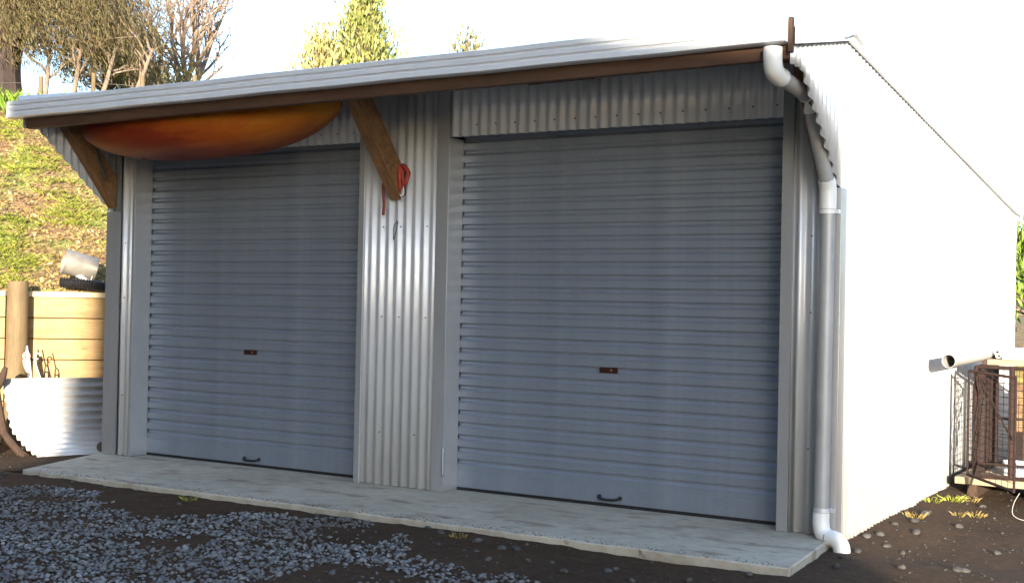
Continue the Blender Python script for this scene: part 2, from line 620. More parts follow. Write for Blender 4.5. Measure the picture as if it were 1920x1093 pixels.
XB, XC, XD, XE, ZL, RV = .325, 2.633, 3.4125, 5.805, 2.461, .177
ZT = roof_under(0) - .004
def sheet(*a, **k):
    m = MB(); corr_x(m, *a, **k)
    return m.build('wall_sheet', STEEL, G, solid=.002, angle=60)
sheet(.148, .302, 0.004, ZT, .148 + P * .45)
sheet(2.684, 3.318, 0.004, ZT, 2.7475)
sheet(5.868, 6.066, 0.004, ZT, 5.868 + P * .6)
sheet(.302, 2.684, ZL, ZT, 2.0711, y=.0075)
sheet(3.3185, 5.868, ZL, ZT, 3.4403, y=.0075)
# flashings beside the doors: front lip and reveal folded from one strip
def jamb(x, lip0, lip1, side, top=ZL):
    m = MB()
    m.box(min(lip0, lip1), max(lip0, lip1), -.006, -.003, .002, top)
    m.box(x - .0012, x + .0012, -.0058, RV, .002, top)
    o = m.build('jamb_flashing', FLASH, G, bevel=.0012)
    return o
jamb(XB, .297, XB, 1)
jamb(XC, XC, 2.690, -1, ZT)
jamb(XD, 3.312, XD, 1)
jamb(XE, XE, 5.874, -1, ZL + .25)
m = MB(); m.box(2.6875, 2.6925, -.019, -.006, .002, 2.44); m.build('flashing_lip', STEEL, G, bevel=.001)
m = MB(); m.box(3.312, XD, -.0061, -.0031, ZL + .002, ZT); m.build('jamb_flashing', FLASH, G)
m = MB(); m.box(XD - .10, XD, -.0105, -.0065, .10, .24)  # creased corner patch
# dented lower corner of the pier flashing
dn = MB()
rows = []
for i in range(13):
    z = .11 + .2 * i / 12
    w = math.sin(math.pi * i / 12)
    rows.append([(XD - .016, -.0061, z), (XD - .008, -.0063 - .002 * w, z), (XD - .002, -.0064 - .005 * w * (1 + .5 * math.sin(i * 2.1)), z),
                 (XD + .0014 + .002 * w, -.006 + .003 * w, z), (XD + .0014, .012, z)])
dn.strip(rows); dn.build('dented_edge', FLASH, G, solid=.0008, angle=80)['label'] = 'creased corner of the pier flashing'
# building corner flashings
for nm, x0, x1, sx0, sx1, top in (('left', -.004, .155, -.0045, -.0015, 2.01), ('right', 6.060, 6.163, 6.1605, 6.1635, 2.03)):
    m = MB()
    m.box(x0, x1, -.0085, -.0055, -.03 if nm == 'right' else .002, top)
    m.box(sx0, sx1, -.0083, .105, -.055 if nm == 'right' else -.06, top)
    m.box(x1 - .0035 if nm == 'left' else x0, x1 if nm == 'left' else x0 + .0035, -.0085, .004, .002, top)
    m.build('corner_flashing', FLASH, G, bevel=.001)
# side walls, with the canopy gusset cut from the same iron
def gus_lo(y):
    if y >= 0: return -.055 - .012 * y
    if y < -.72: return 2.60
    return 2.025 + (-y) / .72 * (2.60 - 2.025)
for x, out in ((W, 1), (0.0, -1)):
    m = MB()
    corr_y(m, x, -.875, 0, gus_lo, lambda y: roof_under(y) - .002, out, 14)
    m.build('canopy_gusset', STEEL, G, solid=.002, angle=60)
    m = MB()
    corr_y(m, x, 0.0, DEP, lambda y: gus_lo(y), lambda y: roof_under(y) - .002, out, 7)
    m.build('side_wall', STEEL, G, solid=.002, angle=60)
m = MB()
corr_x(m, 0, W, -.05, roof_under(DEP), 0, y=DEP, n=5)
m.build('rear_wall', STEEL, G, solid=.002, angle=60)
# timber bottom plate showing under the side iron
m = MB(); m.prism([(6.118, .10, -.16), (6.118, 5.9, -.24), (6.118, 5.9, -.08), (6.118, .10, -.03)], (.028, 0, 0))
m.build('bottom_plate', m_wood('plate_timber', (.30, .17, .09), (.48, .30, .18), (1, .15, 1), False), G)
m = MB(); m.prism([(.015, .10, -.16), (.015, 5.9, -.2), (.015, 5.9, -.05), (.015, .10, -.05)], (.03, 0, 0)); m.build('bottom_plate', BEAM, G)
# roof: two corrugated slopes, ridge cap, barges
def roof_top(y):
    return 2.897 + (y - .08) * .115 if y < .08 else roof_under(y)
for y0, y1 in ((-.872, .08), (.08, 6.02)):
    m = MB()
    k = round(6.25 / P * 5)
    a, b = [], []
    for i in range(k + 1):
        x = .001 + 6.156 * i / k
        dz = AMP * math.cos(2 * math.pi * x / P) + .012
        a.append((x, y0, roof_top(y0) + dz)); b.append((x, y1, roof_top(y1) + dz))
    m.strip([a, b])
    m.build('roof', STEEL, G, solid=.002, angle=60)
m = MB(); m.prism([(-.05, -.10, roof_under(-.1) + .024), (-.05, .08, 2.935), (-.05, .26, roof_under(.26) + .024), (-.05, .26, roof_under(.26) + .030), (-.05, .08, 2.941), (-.05, -.10, roof_under(-.1) + .030)], (6.26, 0, 0))
m.build('ridge_cap', STEEL, G)
for x, o in ((W + .004, 1), (-.004, -1)):
    for y0, y1, h0, h1 in ((-.89, .08, .005, .145), (.081, 6.03, .0, .14)):
        m = MB()
        xa, xb = (x, x + .022 * o) if o > 0 else (x + .022 * o, x)
        m.prism([(xa, y0, roof_under(y0) + h0 - .004), (xa, y1, roof_under(y1) + h0 - .004), (xa, y1, roof_under(y1) + h1), (xa, y0, roof_under(y0) + h1)], (xb - xa, 0, 0))
        if y0 > 0: m.prism([(x - .07 * o, y0, roof_under(y0) + h1 - .0), (x - .07 * o, y1, roof_under(y1) + h1), (x - .07 * o, y1, roof_under(y1) + h1 + .004), (x - .07 * o, y0, roof_under(y0) + h1 + .004)], (.092 * o, 0, 0))
        m.build('barge_flashing', STEEL, G, bevel=.002)
# eave timber under the gutter
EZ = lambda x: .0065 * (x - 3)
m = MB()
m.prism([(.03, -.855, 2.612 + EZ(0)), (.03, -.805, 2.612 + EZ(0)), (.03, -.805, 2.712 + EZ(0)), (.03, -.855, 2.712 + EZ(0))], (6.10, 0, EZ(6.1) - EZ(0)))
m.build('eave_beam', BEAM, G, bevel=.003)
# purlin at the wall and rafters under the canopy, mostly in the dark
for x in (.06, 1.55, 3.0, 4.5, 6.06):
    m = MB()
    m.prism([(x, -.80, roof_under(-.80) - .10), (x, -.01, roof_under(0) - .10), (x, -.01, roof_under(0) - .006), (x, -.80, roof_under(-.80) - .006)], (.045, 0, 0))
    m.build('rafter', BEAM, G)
# braces
def brace(x0, x1):
    m = MB()
    y1 = -.79
    zt = roof_under(-.79) - .11
    lo0, hi0 = 2.035, 2.285
    sl_ = 1.14
    # side polygon in (y,z): plumb cut at the wall, level cut under the beam
    ya = -(zt + .12 - lo0) / sl_
    yb = -(zt + .12 - hi0) / sl_
    m.prism([(x0, -.020, lo0), (x0, -.020, hi0), (x0, yb, zt + .12), (x0, ya, zt + .12)], (x1 - x0, 0, 0))
    return m.build('brace', BRACE, G, bevel=.003)
brace(2.925, 3.02)
brace(.025, .12)
brace(6.035, 6.125)
# gutter with a stepped front face
def gutter_profile():
    # (y, z) relative: front face at y=-.93, z 2.688 .. 2.820
    return [(-.845, .0), (-.918, .0), (-.932, .006), (-.932, .034), (-.9195, .046), (-.9195, .052), (-.934, .056), (-.934, .078), (-.9215, .090), (-.9215, .096),
            (-.936, .100), (-.936, .127), (-.930, .131), (-.922, .129), (-.922, .010), (-.849, .010), (-.849, .115), (-.845, .115)]
m = MB()
gp = gutter_profile()
g0, g1 = -.095, 6.125
rows = []
nseg = 26
for i in range(nseg + 1):
    x = g0 + (g1 - g0) * i / nseg
    zb = 2.688 + EZ(x) + .002 * math.sin(i * 1.3)
    rows.append([(x, y, z + zb) for y, z in gp + gp[:1]])
m.strip(rows)
gut = m.build('gutter', GUTTER, G, angle=25)
for x in (g0, g1):
    e = MB(); e.prism([(x - .001, -.935, 2.690 + EZ(x)), (x - .001, -.846, 2.690 + EZ(x)), (x - .001, -.846, 2.812 + EZ(x)), (x - .001, -.935, 2.812 + EZ(x))], (.0025, 0, 0))
    e.build('gutter_end', GUTTER, gut)
m = MB(); m.box(6.129, 6.150, -.90, -.865, 2.66, 2.842); m.build('fascia_bracket', DARKWOOD, G)

# downpipe
DP = bpy.data.objects.new('downpipe', None); COL.objects.link(DP); DP.parent = G
def dp(name, mb, mat_):
    return mb.build(name, mat_, DP, angle=50)
J0, J1, J2 = (6.045, -.892, 2.69), (6.045, -.872, 2.565), (6.068, -.36, 2.515)
J3, J4 = (6.105, -.075, 2.02), (6.098, -.075, .145)
def lerp(a, b, t): return tuple(p + (q - p) * t for p, q in zip(a, b))
el = bez([J0, (6.045, -.891, 2.63), (6.045, -.868, 2.575), (6.048, -.80, 2.552), lerp(J1, J2, .22)], 5)
dp('elbow', MB().tube(el, .0505, 20), PVC)
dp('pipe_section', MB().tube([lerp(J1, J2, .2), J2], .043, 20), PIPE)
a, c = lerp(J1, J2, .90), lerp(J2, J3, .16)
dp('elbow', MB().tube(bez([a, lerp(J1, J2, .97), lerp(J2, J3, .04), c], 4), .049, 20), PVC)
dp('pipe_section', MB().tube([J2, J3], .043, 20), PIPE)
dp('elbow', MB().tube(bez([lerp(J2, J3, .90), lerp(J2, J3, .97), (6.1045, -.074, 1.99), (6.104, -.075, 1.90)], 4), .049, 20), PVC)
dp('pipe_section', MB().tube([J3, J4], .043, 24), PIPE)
for z in (1.885, .165):
    b = MB()
    b.hollow([(6.101, -.075, z - .012), (6.101, -.075, z + .012)], .0475, .0435, 20)
    b.box(6.146, 6.175, -.088, -.062, z - .011, z + .011)
    dp('bracket', b, PVC if z > 1 else STEEL)
S = [(6.098, -.075, .150), (6.098, -.076, .085), (6.112, -.082, .035), (6.150, -.098, .012), (6.185, -.112, .010), (6.215, -.125, .000), (6.236, -.134, -.030), (6.240, -.136, -.085)]
dp('elbow', MB().tube(bez(S[:4], 5), .0485, 20), PVC)
dp('elbow', MB().tube(bez(S[3:], 5), .0485, 20), PVC)
dp('joint_ring', MB().tube([lerp(S[3], S[4], -.06), lerp(S[3], S[4], .06)], .0492, 20), BLACK)

# roller doors: one mesh per slat profile, shared
PITCH = .0868
def slat_mesh(width):
    """profile: flat face, recessed groove above it; closed section 3 mm thick"""
    pr = [(0, 0), (0, .0400), (-.0035, .0425), (-.0030, .0445), (.0015, .0480), (.0135, .0590), (.0150, .0615), (.0150, .0755), (.0135, .0780), (.0010, .0820), (0, .0835), (0, PITCH)]
    back = [(y + .0035, z) for y, z in reversed(pr)]
    loop = pr + back
    n = len(loop)
    vs = [(0, y, z) for y, z in loop] + [(width, y, z) for y, z in loop]
    fs = [(i, n + i, n + (i + 1) % n, (i + 1) % n) for i in range(n)]
    fs += [tuple(range(n)), tuple(range(2 * n - 1, n - 1, -1))]
    me = bpy.data.meshes.new('slat')
    me.from_pydata(vs, [], fs)
    me.materials.append(DOOR)
    me.polygons.foreach_set('use_smooth', [True] * len(me.polygons))
    me.set_sharp_from_angle(angle=math.radians(40))
    return me
def roller_door(x0, x1, lx, hx_):
    D = bpy.data.objects.new('roller_door', None); COL.objects.link(D)
    D.parent = G; D.location = (x0, RV, 0)
    me = slat_mesh(x1 - x0)
    z = .135
    while z < 2.60:
        s = inst('slat', me, D, (0, .0006 * math.sin(z * 37), z))
        s.rotation_euler = (0, 0, 0)
        z += PITCH
    m = MB()
    m.prism([(x0, RV - .004, .022), (x0, RV - .004, .120), (x0, RV, .1345), (x0, RV + .012, .1345), (x0, RV + .012, .022)], (x1 - x0, 0, 0))
    m.build('bottom_rail', DOOR, D, bevel=.002)
    m = MB(); m.box(x0, x1, RV - .002, RV + .02, .001, .0215); m.build('rubber_seal', BLACK, D)
    # lift handle: bar on two feet
    m = MB()
    m.tube(bez([(hx_ - .075, RV - .006, .062), (hx_ - .066, RV - .030, .056), (hx_ - .03, RV - .034, .050), (hx_ + .03, RV - .034, .050), (hx_ + .066, RV - .030, .056), (hx_ + .075, RV - .006, .062)], 4), .009, 8)
    for s_ in (-1, 1):
        m.tube([(hx_ + s_ * .075, RV - .003, .062), (hx_ + s_ * .075, RV - .014, .062)], .014, 10)
    m.build('lift_handle', BLACK, D)
    m = MB(); m.box(lx - .068, lx + .068, RV - .010, RV - .0008, .873, .911)
    m.build('lock_plate', LOCK, D, bevel=.004)
    m = MB(); m.tube([(lx + .02, RV - .013, .893), (lx + .02, RV - .008, .893)], .0075, 12); m.build('keyhole', BRASS, D)
roller_door(XB + .0015, XC - .0015, 1.455, 1.494)
roller_door(XD + .0015, XE - .0015, 4.590, 4.616)
# drum housings close the heads of the doors behind the lintel
for x0, x1 in ((XB, XC), (XD, XE)):
    m = MB(); m.box(x0 + .003, x1 - .003, .02, RV - .004, ZL + .03, ZL + .05); m.build('head_trim', DARKWOOD, G)
# roofing screws
m = MB()
def screw(x, y, z, ny=-1, nx_=0):
    d = Vector((nx_, ny, 0))
    m.tube([(x, y, z), tuple(Vector((x, y, z)) + d * .004)], .0052, 8)
for k in range(2, 31, 2):
    screw(3.4403 + P * (k + .45), .009, ZL + .075)
for k in range(-18, 8, 2):
    screw(2.0711 + P * (k + .45), .009, ZL + .075)
for z in (.38, 1.205, 1.845):
    for k in ((1.4, 3.4, 6.4) if z > 1 else (1.4, 5.4)):
        screw(2.7475 + P * k, .004, z)
for z in (.5, 1.3, 1.75):
    screw(5.99, .003, z); screw(.215, .003, z)
for z in (.22, 1.2, 1.6, 2.4):
    for y in np.arange(.14, 5.8, P * 4):
        pass
sc_ = m.build('screws', WIREM, G); sc_['kind'] = 'stuff'
m = MB()
for x0, y0, x1, y1 in ((6.02, -.03, 6.15, -.02),):
    pass

# ------------------------------------------------------------------ things hanging at the front
# kayak, slung hull-down under the canopy
K0 = Vector((.25, -.43, 2.35))
m = MB()
rows = []
L = 2.60
NS = 36
for i in range(NS + 1):
    t = i / NS
    x = .20 + L * t
    s = max(0.0, 1 - abs(2 * t - 1.0) ** 2.3) ** .62
    if i in (0, NS): s = .02
    hw = .315 * s
    keel = 2.325 + .255 * abs(2 * t - .98) ** 3.0 + (.05 * t)
    top_ = 2.695 + .045 * t
    dk = min(keel + .38, top_)
    mid = keel + (dk - keel) * .55
    ring = []
    for k in range(20):
        a = 2 * math.pi * k / 20
        c, sn = math.cos(a), math.sin(a)
        yy = -.43 + hw * math.copysign(abs(c) ** .8, c)
        zz = mid + ((dk - mid) * max(0, sn) ** .8 if sn >= 0 else -(mid - keel) * abs(sn) ** .85 * (1))
        ring.append((x, yy, zz))
    rows.append(ring + ring[:1])
m.strip(rows)
kay = empty('kayak', (1.5, -.43, 2.33), 'orange and yellow kayak slung hull-down under the canopy above the left door', 'kayak')
hull = m.build('hull', KAYAK, kay, angle=70)
m = MB()
m.tube([(1.45 + .42 * math.cos(a), -.43 + .21 * math.sin(a), 2.715) for a in np.linspace(0, 2 * math.pi, 28, endpoint=False)], .014, 8, closed=True)
m.build('cockpit_rim', BLACK, kay)
for x in (.42, 2.58):
    m = MB(); m.tube(bez([(x, -.43, 2.68), (x, -.43 - .03, 2.72), (x, -.43 + .03, 2.72), (x, -.43, 2.68)], 4), .006, 6); m.build('grab_handle', BLACK, kay)
for a, b, r in (((.98, -.52, 2.372), (.985, -.525, 2.366), .018), ((1.72, -.60, 2.44), (1.725, -.607, 2.437), .022)):
    m = MB(); m.tube([a, b], r, 8); m.build('drain_plug', BLACK, kay)
# dark strap loop by the left brace
m = MB()
m.tube(bez([(.132, -.25, 2.50), (.15, -.24, 2.40), (.165, -.22, 2.33), (.185, -.20, 2.27), (.20, -.20, 2.245), (.19, -.205, 2.29), (.165, -.225, 2.37), (.14, -.245, 2.47)], 5), .007, 6)
m.thing('strap_loop', BLACK, (.16, -.22, 2.25), 'black strap loop hanging beside the left brace under the kayak', 'strap')
# red ratchet strap bundle over the end of the middle brace
def ribbon(mb, pts, wv, n=6):
    pth = bez(pts, n)
    wv = Vector(wv)
    mb.strip([[p - wv for p in pth], [p + wv for p in pth]])
st = empty('ratchet_strap', (3.0481, -.06, 2.0765), 'bright red ratchet strap bundled on the lower end of the middle brace', 'strap')
m = MB()
ribbon(m, [(3.0260, -.03, 2.2890), (3.0396, -.04, 2.2805), (3.0736, -.045, 2.2635), (3.1076, -.05, 2.2125), (3.0821, -.05, 2.1530), (3.0524, -.045, 2.1105), (3.0396, -.04, 2.1615), (3.0438, -.04, 2.2380), (3.0311, -.035, 2.2805)], (.004, .012, .004))
ribbon(m, [(3.0277, -.05, 2.2635), (3.0481, -.055, 2.2380), (3.0608, -.06, 2.1785), (3.0821, -.06, 2.1360), (3.1033, -.055, 2.1955), (3.0863, -.05, 2.2422), (3.0481, -.05, 2.2720)], (.009, .008, .004))
ribbon(m, [(3.0294, -.06, 2.2720), (3.0328, -.07, 2.2040), (3.0396, -.07, 2.1360), (3.0328, -.06, 2.0935)], (.012, .004, 0))
m.build('webbing', REDSTRAP, st, solid=.003)
m = MB()
m.tube(bez([(3.0566, -.05, 2.1445), (3.0634, -.055, 2.1020), (3.0608, -.06, 2.0637), (3.0481, -.06, 2.0552), (3.0413, -.06, 2.0680)], 5), .0045, 6)
m.build('hook', PVC, st)
m = MB()
m.tube(bez([(3.0736, -.05, 2.1360), (3.0804, -.05, 2.0850), (3.0694, -.05, 2.0595), (3.0481, -.05, 2.0527)], 4), .004, 6)
m.build('cord', WIREM, st)
m = MB()
ribbon(m, [(2.862, -.022, 2.16), (2.858, -.018, 2.10), (2.865, -.014, 2.02), (2.86, -.012, 1.93)], (.010, .004, 0))
m.thing('strap_tail', m_plain('faded_red_strap', (.22, .05, .035), .7, 0, .2, 30), (2.86, -.015, 1.93), 'faded red strap tail hanging down the pier left of the middle brace', 'strap', solid=.002)
m = MB()
m.tube(bez([(2.985, -.006, 1.875), (2.972, -.016, 1.868), (2.958, -.016, 1.84), (2.955, -.014, 1.79), (2.957, -.014, 1.752), (2.968, -.014, 1.78), (2.98, -.014, 1.815), (2.984, -.012, 1.85), (2.986, -.006, 1.876), (2.972, -.008, 1.890)], 5), .0026, 6)
m.thing('wire_loop', WIREM, (2.97, -.01, 1.75), 'thin dark wire loop twisted to a screw on the middle pier', 'wire')

# ------------------------------------------------------------------ left side: retaining wall, iron sheet, bits and pieces
t3, n3 = Vector((WD.x, WD.y, 0)), Vector((WN.x, WN.y, 0))
def wpt(s, d, z): return Vector((WP.x, WP.y, 0)) + t3 * s + n3 * d + Vector((0, 0, z))
RW = empty('retaining_wall', (WP.x, WP.y, -.1), 'retaining wall of yellow-brown timber sleepers below the grassy bank', 'retaining wall')
zs = [1.285 - .197 * i for i in range(8)]
for j, zt in enumerate(zs[:-1]):
    for s0, s1 in ((-3.1, -.02), (.0, 1.95)):
        m = MB()
        off = .004 * math.sin(j * 2.3 + s0)
        c = wpt((s0 + s1) / 2, .027 + off, zt - .0965)
        m.obox(c, t3 * ((s1 - s0) / 2), n3 * .025, (0, 0, .0945))
        m.build('plank', PLANK, RW, bevel=.004)
for s0, s1 in ((-3.1, -.02), (.005, 1.95)):
    m = MB(); m.obox(wpt((s0 + s1) / 2, .04, 1.312), t3 * ((s1 - s0) / 2), n3 * .072, (0, 0, .025))
    m.build('cap_board', CAP, RW, bevel=.004)
for s in (-2.2, .105, 1.75):
    m = MB()
    b = wpt(s, -.128, 0)
    m.tube([b + Vector((0, 0, z)) for z in (-.15, .3, .7, 1.1, 1.405, 1.428)], [.101, .099, .098, .096, .094, .088], 22)
    m.build('post', POST, RW, angle=40)

# curved corrugated tank sheet standing against the planks
prof = [(-1.246, .560), (-1.234, .526), (-1.176, .332), (-1.112, .15), (-1.075, .10), (-.966, .021), (-.86, -.04), (-.753, -.078)]
pp = bez([(x, 0, z) for x, z in prof], 14)
AX = Vector((.44, .90, 0)).normalized()
d = [0]
for a, b in zip(pp, pp[1:]): d.append(d[-1] + (b - a).length)
rows = [[], []]
NR = 150
for i in range(NR + 1):
    s = d[-1] * i / NR
    k = max(j for j in range(len(d)) if d[j] <= s + 1e-9)
    k = min(k, len(d) - 2)
    f = (s - d[k]) / (d[k + 1] - d[k])
    p = pp[k].lerp(pp[k + 1], f)
    tg = (pp[k + 1] - pp[k]).normalized()
    nn = Vector((tg.z, 0, -tg.x)) * -1
    q = p + nn * (.0125 * math.cos(2 * math.pi * s / P)) + Vector((0, -.05, 0))
    rows[0].append(q); rows[1].append(q + AX * .93)
m = MB(); m.strip(rows)
m.thing('corrugated_sheet', m_steel('weathered_iron', (.40, .40, .40), (.50, .50, .50), .3, .42), (-.75, -.05, -.09), 'curved offcut of bright corrugated iron lying at the left corner of the garage', 'iron sheet', solid=.0025, angle=60)
m = MB()
m.tube([p + Vector((-.050, -.085, -.03)) for p in pp[10::9]], [.034 - .001 * (i % 3) for i in range(len(pp[10::9]))], 8)
m.thing('bent_branch', DARKWOOD, (-.9, -.13, -.09), 'dark bent branch following the cut edge of the curved iron sheet', 'branch')
# chunks of dark wood at the left edge
m = MB()
m.tube(bez([(-1.27, -.14, -.16), (-1.29, -.15, .1), (-1.25, -.16, .3), (-1.27, -.15, .5), (-1.22, -.13, .66)], 5), [.10, .10, .095, .085, .08, .075, .085, .09, .085, .08, .075, .07, .07, .068, .065, .06, .058, .055, .05, .045, .025], 11)
m.tube(bez([(-1.25, -.15, .45), (-1.17, -.12, .55), (-1.135, -.10, .67)], 4), [.05, .045, .043, .04, .036, .033, .03, .026, .02], 8)
m.thing('log', DARKWOOD, (-1.27, -.15, -.1), 'upright forked dark log beside the curved iron sheet', 'log')
m = MB()
m.tube(bez([(-1.75, -.55, -.03), (-1.5, -.38, .03), (-1.28, -.26, .07), (-1.15, -.19, .14)], 5), [.07, .08, .085, .085, .09, .09, .088, .085, .09, .085, .08, .08, .078, .07, .06, .04], 11)
m.thing('log', DARKWOOD, (-1.4, -.35, -.1), 'dark log lying low at the left edge in front of the curved sheet', 'log')
# small round post stub behind the corner
m = MB()
m.tube([(-.13, .24, -.12), (-.13, .24, .05)], .02, 10)
c = Vector((-.15, .02, .035))
vd = Vector((.76, -.65, 0)).normalized()
m2 = MB(); m2.tube([c + Vector((0, .10, 0)) - vd * .03, c + Vector((0, .10, 0)) + vd * .03], .042, 18)
m2.thing('dark_disc', m_plain('dark_cap', (.05, .04, .03), .7), (-.15, .12, -.03), 'dark round pipe cap on the ground behind the left corner of the garage', 'pipe cap')
# white standpipe with pink hand wheel and a rusty wire strainer leaning on the planks
sp = empty('garden_tap', (-1.36, .42, -.1), 'white plastic standpipe tap with a pink hand wheel beside the round post', 'tap')
tx, ty = -1.47, .385
m = MB()
m.tube([(tx + .055, ty + .0, -.12), (tx + .04, ty, .55), (tx + .012, ty, .72), (tx - .005, ty, .79)], [.022, .022, .018, .014], 10)
m.tube([(tx - .005, ty, .79), (tx - .008, ty, .835)], [.010, .006], 8)
m.build('pipe_body', PVC, sp)
vd = Vector((.77, -.63, 0)); vr = Vector((.63, .77, 0))
wc = Vector((tx - .01, ty, .745)) + vd * .04
m = MB(); m.tube([wc + vr * (.028 * math.cos(a)) + Vector((0, 0, .03 * math.sin(a))) for a in np.linspace(0, 6.283, 16, endpoint=False)], .008, 8, closed=True)
m.tube([wc - vr * .026, wc + vr * .026], .005, 6); m.tube([wc - vd * .04, wc], .008, 8)
m.build('hand_wheel', PINK, sp)
wc2 = wc + vr * .095
m = MB(); m.tube([wc2 + vr * (.022 * math.cos(a)) + Vector((0, 0, .026 * math.sin(a))) for a in np.linspace(0, 5.0, 14)], .006, 8)
m.tube(bez([wc2 - vr * .02, wc2 - vr * .01 + Vector((0, 0, -.09)), wc2 + vr * .035 + Vector((0, 0, -.22))], 5), .007, 7)
m.build('hose_tail', PVC, sp)
m = MB(); m.tube(bez([wc - vr * .02 + Vector((0, 0, -.03)), wc - vr * .005 + Vector((0, 0, -.10)), wc + vr * .03 + Vector((0, 0, -.17))], 5), .016, 8); m.build('spout', PINK, sp)
ws = Vector((-1.385, .50, 0))
m = MB()
m.tube([ws + Vector((0, 0, .80)) - vr * .015, ws + Vector((0, 0, .66)) + vr * .015], .006, 7)
m.tube(bez([ws + vr * .015 + Vector((0, 0, .665)), ws + vr * .04 + Vector((0, 0, .64)), ws + vr * .045 + Vector((0, 0, .60)), ws + vr * .012 + Vector((0, 0, .60)), ws + vr * .015 + Vector((0, 0, .655))], 5), .006, 7)
m.tube([ws + vr * .01 + Vector((0, 0, .60)), ws + vr * .015 + Vector((0, 0, .2)), ws + vr * .02 + Vector((0, 0, -.12))], .007, 7)
m.tube([ws + vr * .045 + Vector((0, 0, .60)), ws + vr * .05 + Vector((0, 0, .2)), ws + vr * .05 + Vector((0, 0, -.12))], .010, 7)
m.thing('wire_strainer', RUST, ws + Vector((0, 0, -.1)), 'rusty hooked wire strainer standing against the sleepers right of the white tap', 'wire strainer')

# bucket and drain hose on top of the bank edge
vR, vU, vF = Vector((.69, .72, .02)), Vector((0, 0, 1)), Vector((.72, -.69, 0))
bc = Vector((-1.445, .94, 1.595))
ax = (vR * .95 - vU * .24 - vF * .20).normalized()
upv = (vU - ax * vU.dot(ax)).normalized()
sdv = ax.cross(upv)
bk = empty('bucket', bc - vU * .12, 'dented pale metal bucket lying on its side on the bank above the sleepers', 'bucket')
m = MB()
n = 28
def ring(t, r): return [bc + ax * t + (upv * math.cos(2 * math.pi * k / n) + sdv * math.sin(2 * math.pi * k / n)) * r for k in range(n)] 
prof_ = [(-.155, .120), (-.155, .126), (-.145, .126), (-.142, .121), (0, .115), (.138, .110), (.142, .113), (.150, .113), (.151, .104), (.140, .02), (.140, .0)]
rows = [ring(t, r) for t, r in prof_]
inner = [ring(t, r) for t, r in ((-.155, .120), (-.13, .115), (0, .110), (.132, .105), (.132, .0))]
m.strip([r + r[:1] for r in rows]); m.strip([r + r[:1] for r in inner][::-1])
m.build('pail_body', TINPAIL, bk, angle=40)
m = MB()
p0 = bc + ax * -.06 - upv * .05 - sdv * .115 + Vector((.06, -.06, -.02))
p1 = bc + ax * .115 - upv * .125 + Vector((.08, -.08, 0))
m.tube([p0, p0.lerp(p1, .5), p1], [.022, .019, .015], 12); m.build('spout', PVC, bk)
m = MB(); m.tube(bez([bc + ax * .126 + upv * .10, bc + ax * .14 + Vector((.06, -.06, .02)), bc + ax * .135 - upv * .11 + Vector((.05, -.05, 0)), bc + ax * .10 - upv * .13 + Vector((.05, -.05, 0))], 6), .005, 6); m.build('bail', PVC, bk)
m = MB()
h0, h1 = Vector((-1.52, .775, 1.425)), Vector((-1.05, 1.14, 1.375))
pth, rr = [], []
for i in range(92):
    t = i / 91
    pth.append(h0.lerp(h1, t) + Vector((0, 0, .012 * math.sin(t * 4))))
    rr.append((.046, .052, .046, .040)[i % 4])
m.tube(pth, rr, 14)
m.thing('drain_hose', BLACK, (h0 + h1) / 2 - Vector((0, 0, .05)), 'black ribbed drainage pipe lying on the bank edge under the bucket', 'pipe', angle=20)
m = MB(); m.obox((-1.02, 1.02, 1.30), vR * .022, vF * .012, vU * .16)
m.thing('pale_stake', PALEWOOD, (-1.02, 1.02, 1.14), 'short pale board upright at the end of the sleeper wall beside the garage', 'board')

# ------------------------------------------------------------------ right side: cage, pallet, pipe, boards
pa = empty('wooden_pallet', (6.3, 2.9, -.13), 'pale wooden pallet under the rusty mesh cage beside the white wall', 'pallet')
for i in range(5):
    m = MB(); y = 2.83 + .245 * i
    m.box(6.245, 7.55, y, y + .20, .005, .058); m.build('board', PALEWOOD, pa, bevel=.003)
for x in (6.33, 6.9, 7.4):
    m = MB(); m.box(x, x + .07, 2.87, 4.0, -.15, .003); m.build('bearer', DARKWOOD, pa, bevel=.003)
cg = empty('mesh_cage', (6.4, 2.85, .06), 'rusty steel mesh cage standing on the pallet beside the white wall', 'cage')
def bar(name, a, b, r, par=cg, mt=RUST, n=8):
    m = MB(); m.tube([a, b], r, n); return m.build(name, mt, par)
CX, CX1, CY, CY1, CZ0, CZ1 = 6.385, 7.45, 2.86, 3.75, .075, .905
for x in (CX, 6.645, 7.05, CX1):
    bar('corner_post' if x in (CX, CX1) else 'mid_post', (x, CY, CZ0), (x, CY, CZ1), .017 if x < 6.6 else .022)
for x in (CX, CX1):
    bar('corner_post', (x, CY1, CZ0), (x, CY1, CZ1), .014)
for z in (CZ0, CZ1):
    bar('rail', (CX, CY, z), (CX1, CY, z), .014); bar('rail', (CX, CY1, z), (CX1, CY1, z), .012)
    for x in (CX, CX1): bar('rail', (x, CY, z), (x, CY1, z), .012)
bar('rail', (CX, CY, .17), (CX1, CY, .17), .010)
bar('rail', (CX, CY1, .45), (CX1, CY1, .45), .008)
m = MB()
def wires(m, o, u, v, nu, nv, r=.0028):
    o, u, v = Vector(o), Vector(u), Vector(v)
    for i in range(nu + 1): m.tube([o + u * (i / nu), o + u * (i / nu) + v], r, 4, False)
    for j in range(nv + 1): m.tube([o + v * (j / nv), o + v * (j / nv) + u], r, 4, False)
wires(m, (CX, CY1, CZ0), (CX1 - CX, 0, 0), (0, 0, CZ1 - CZ0), 21, 15)
wires(m, (CX, CY, CZ0), (0, CY1 - CY, 0), (0, 0, CZ1 - CZ0), 26, 16, .0036)
wires(m, (6.645, CY, CZ0), (CX1 - 6.645, 0, 0), (0, 0, CZ1 - CZ0), 16, 15)
m.build('wire_mesh', RUST, cg)
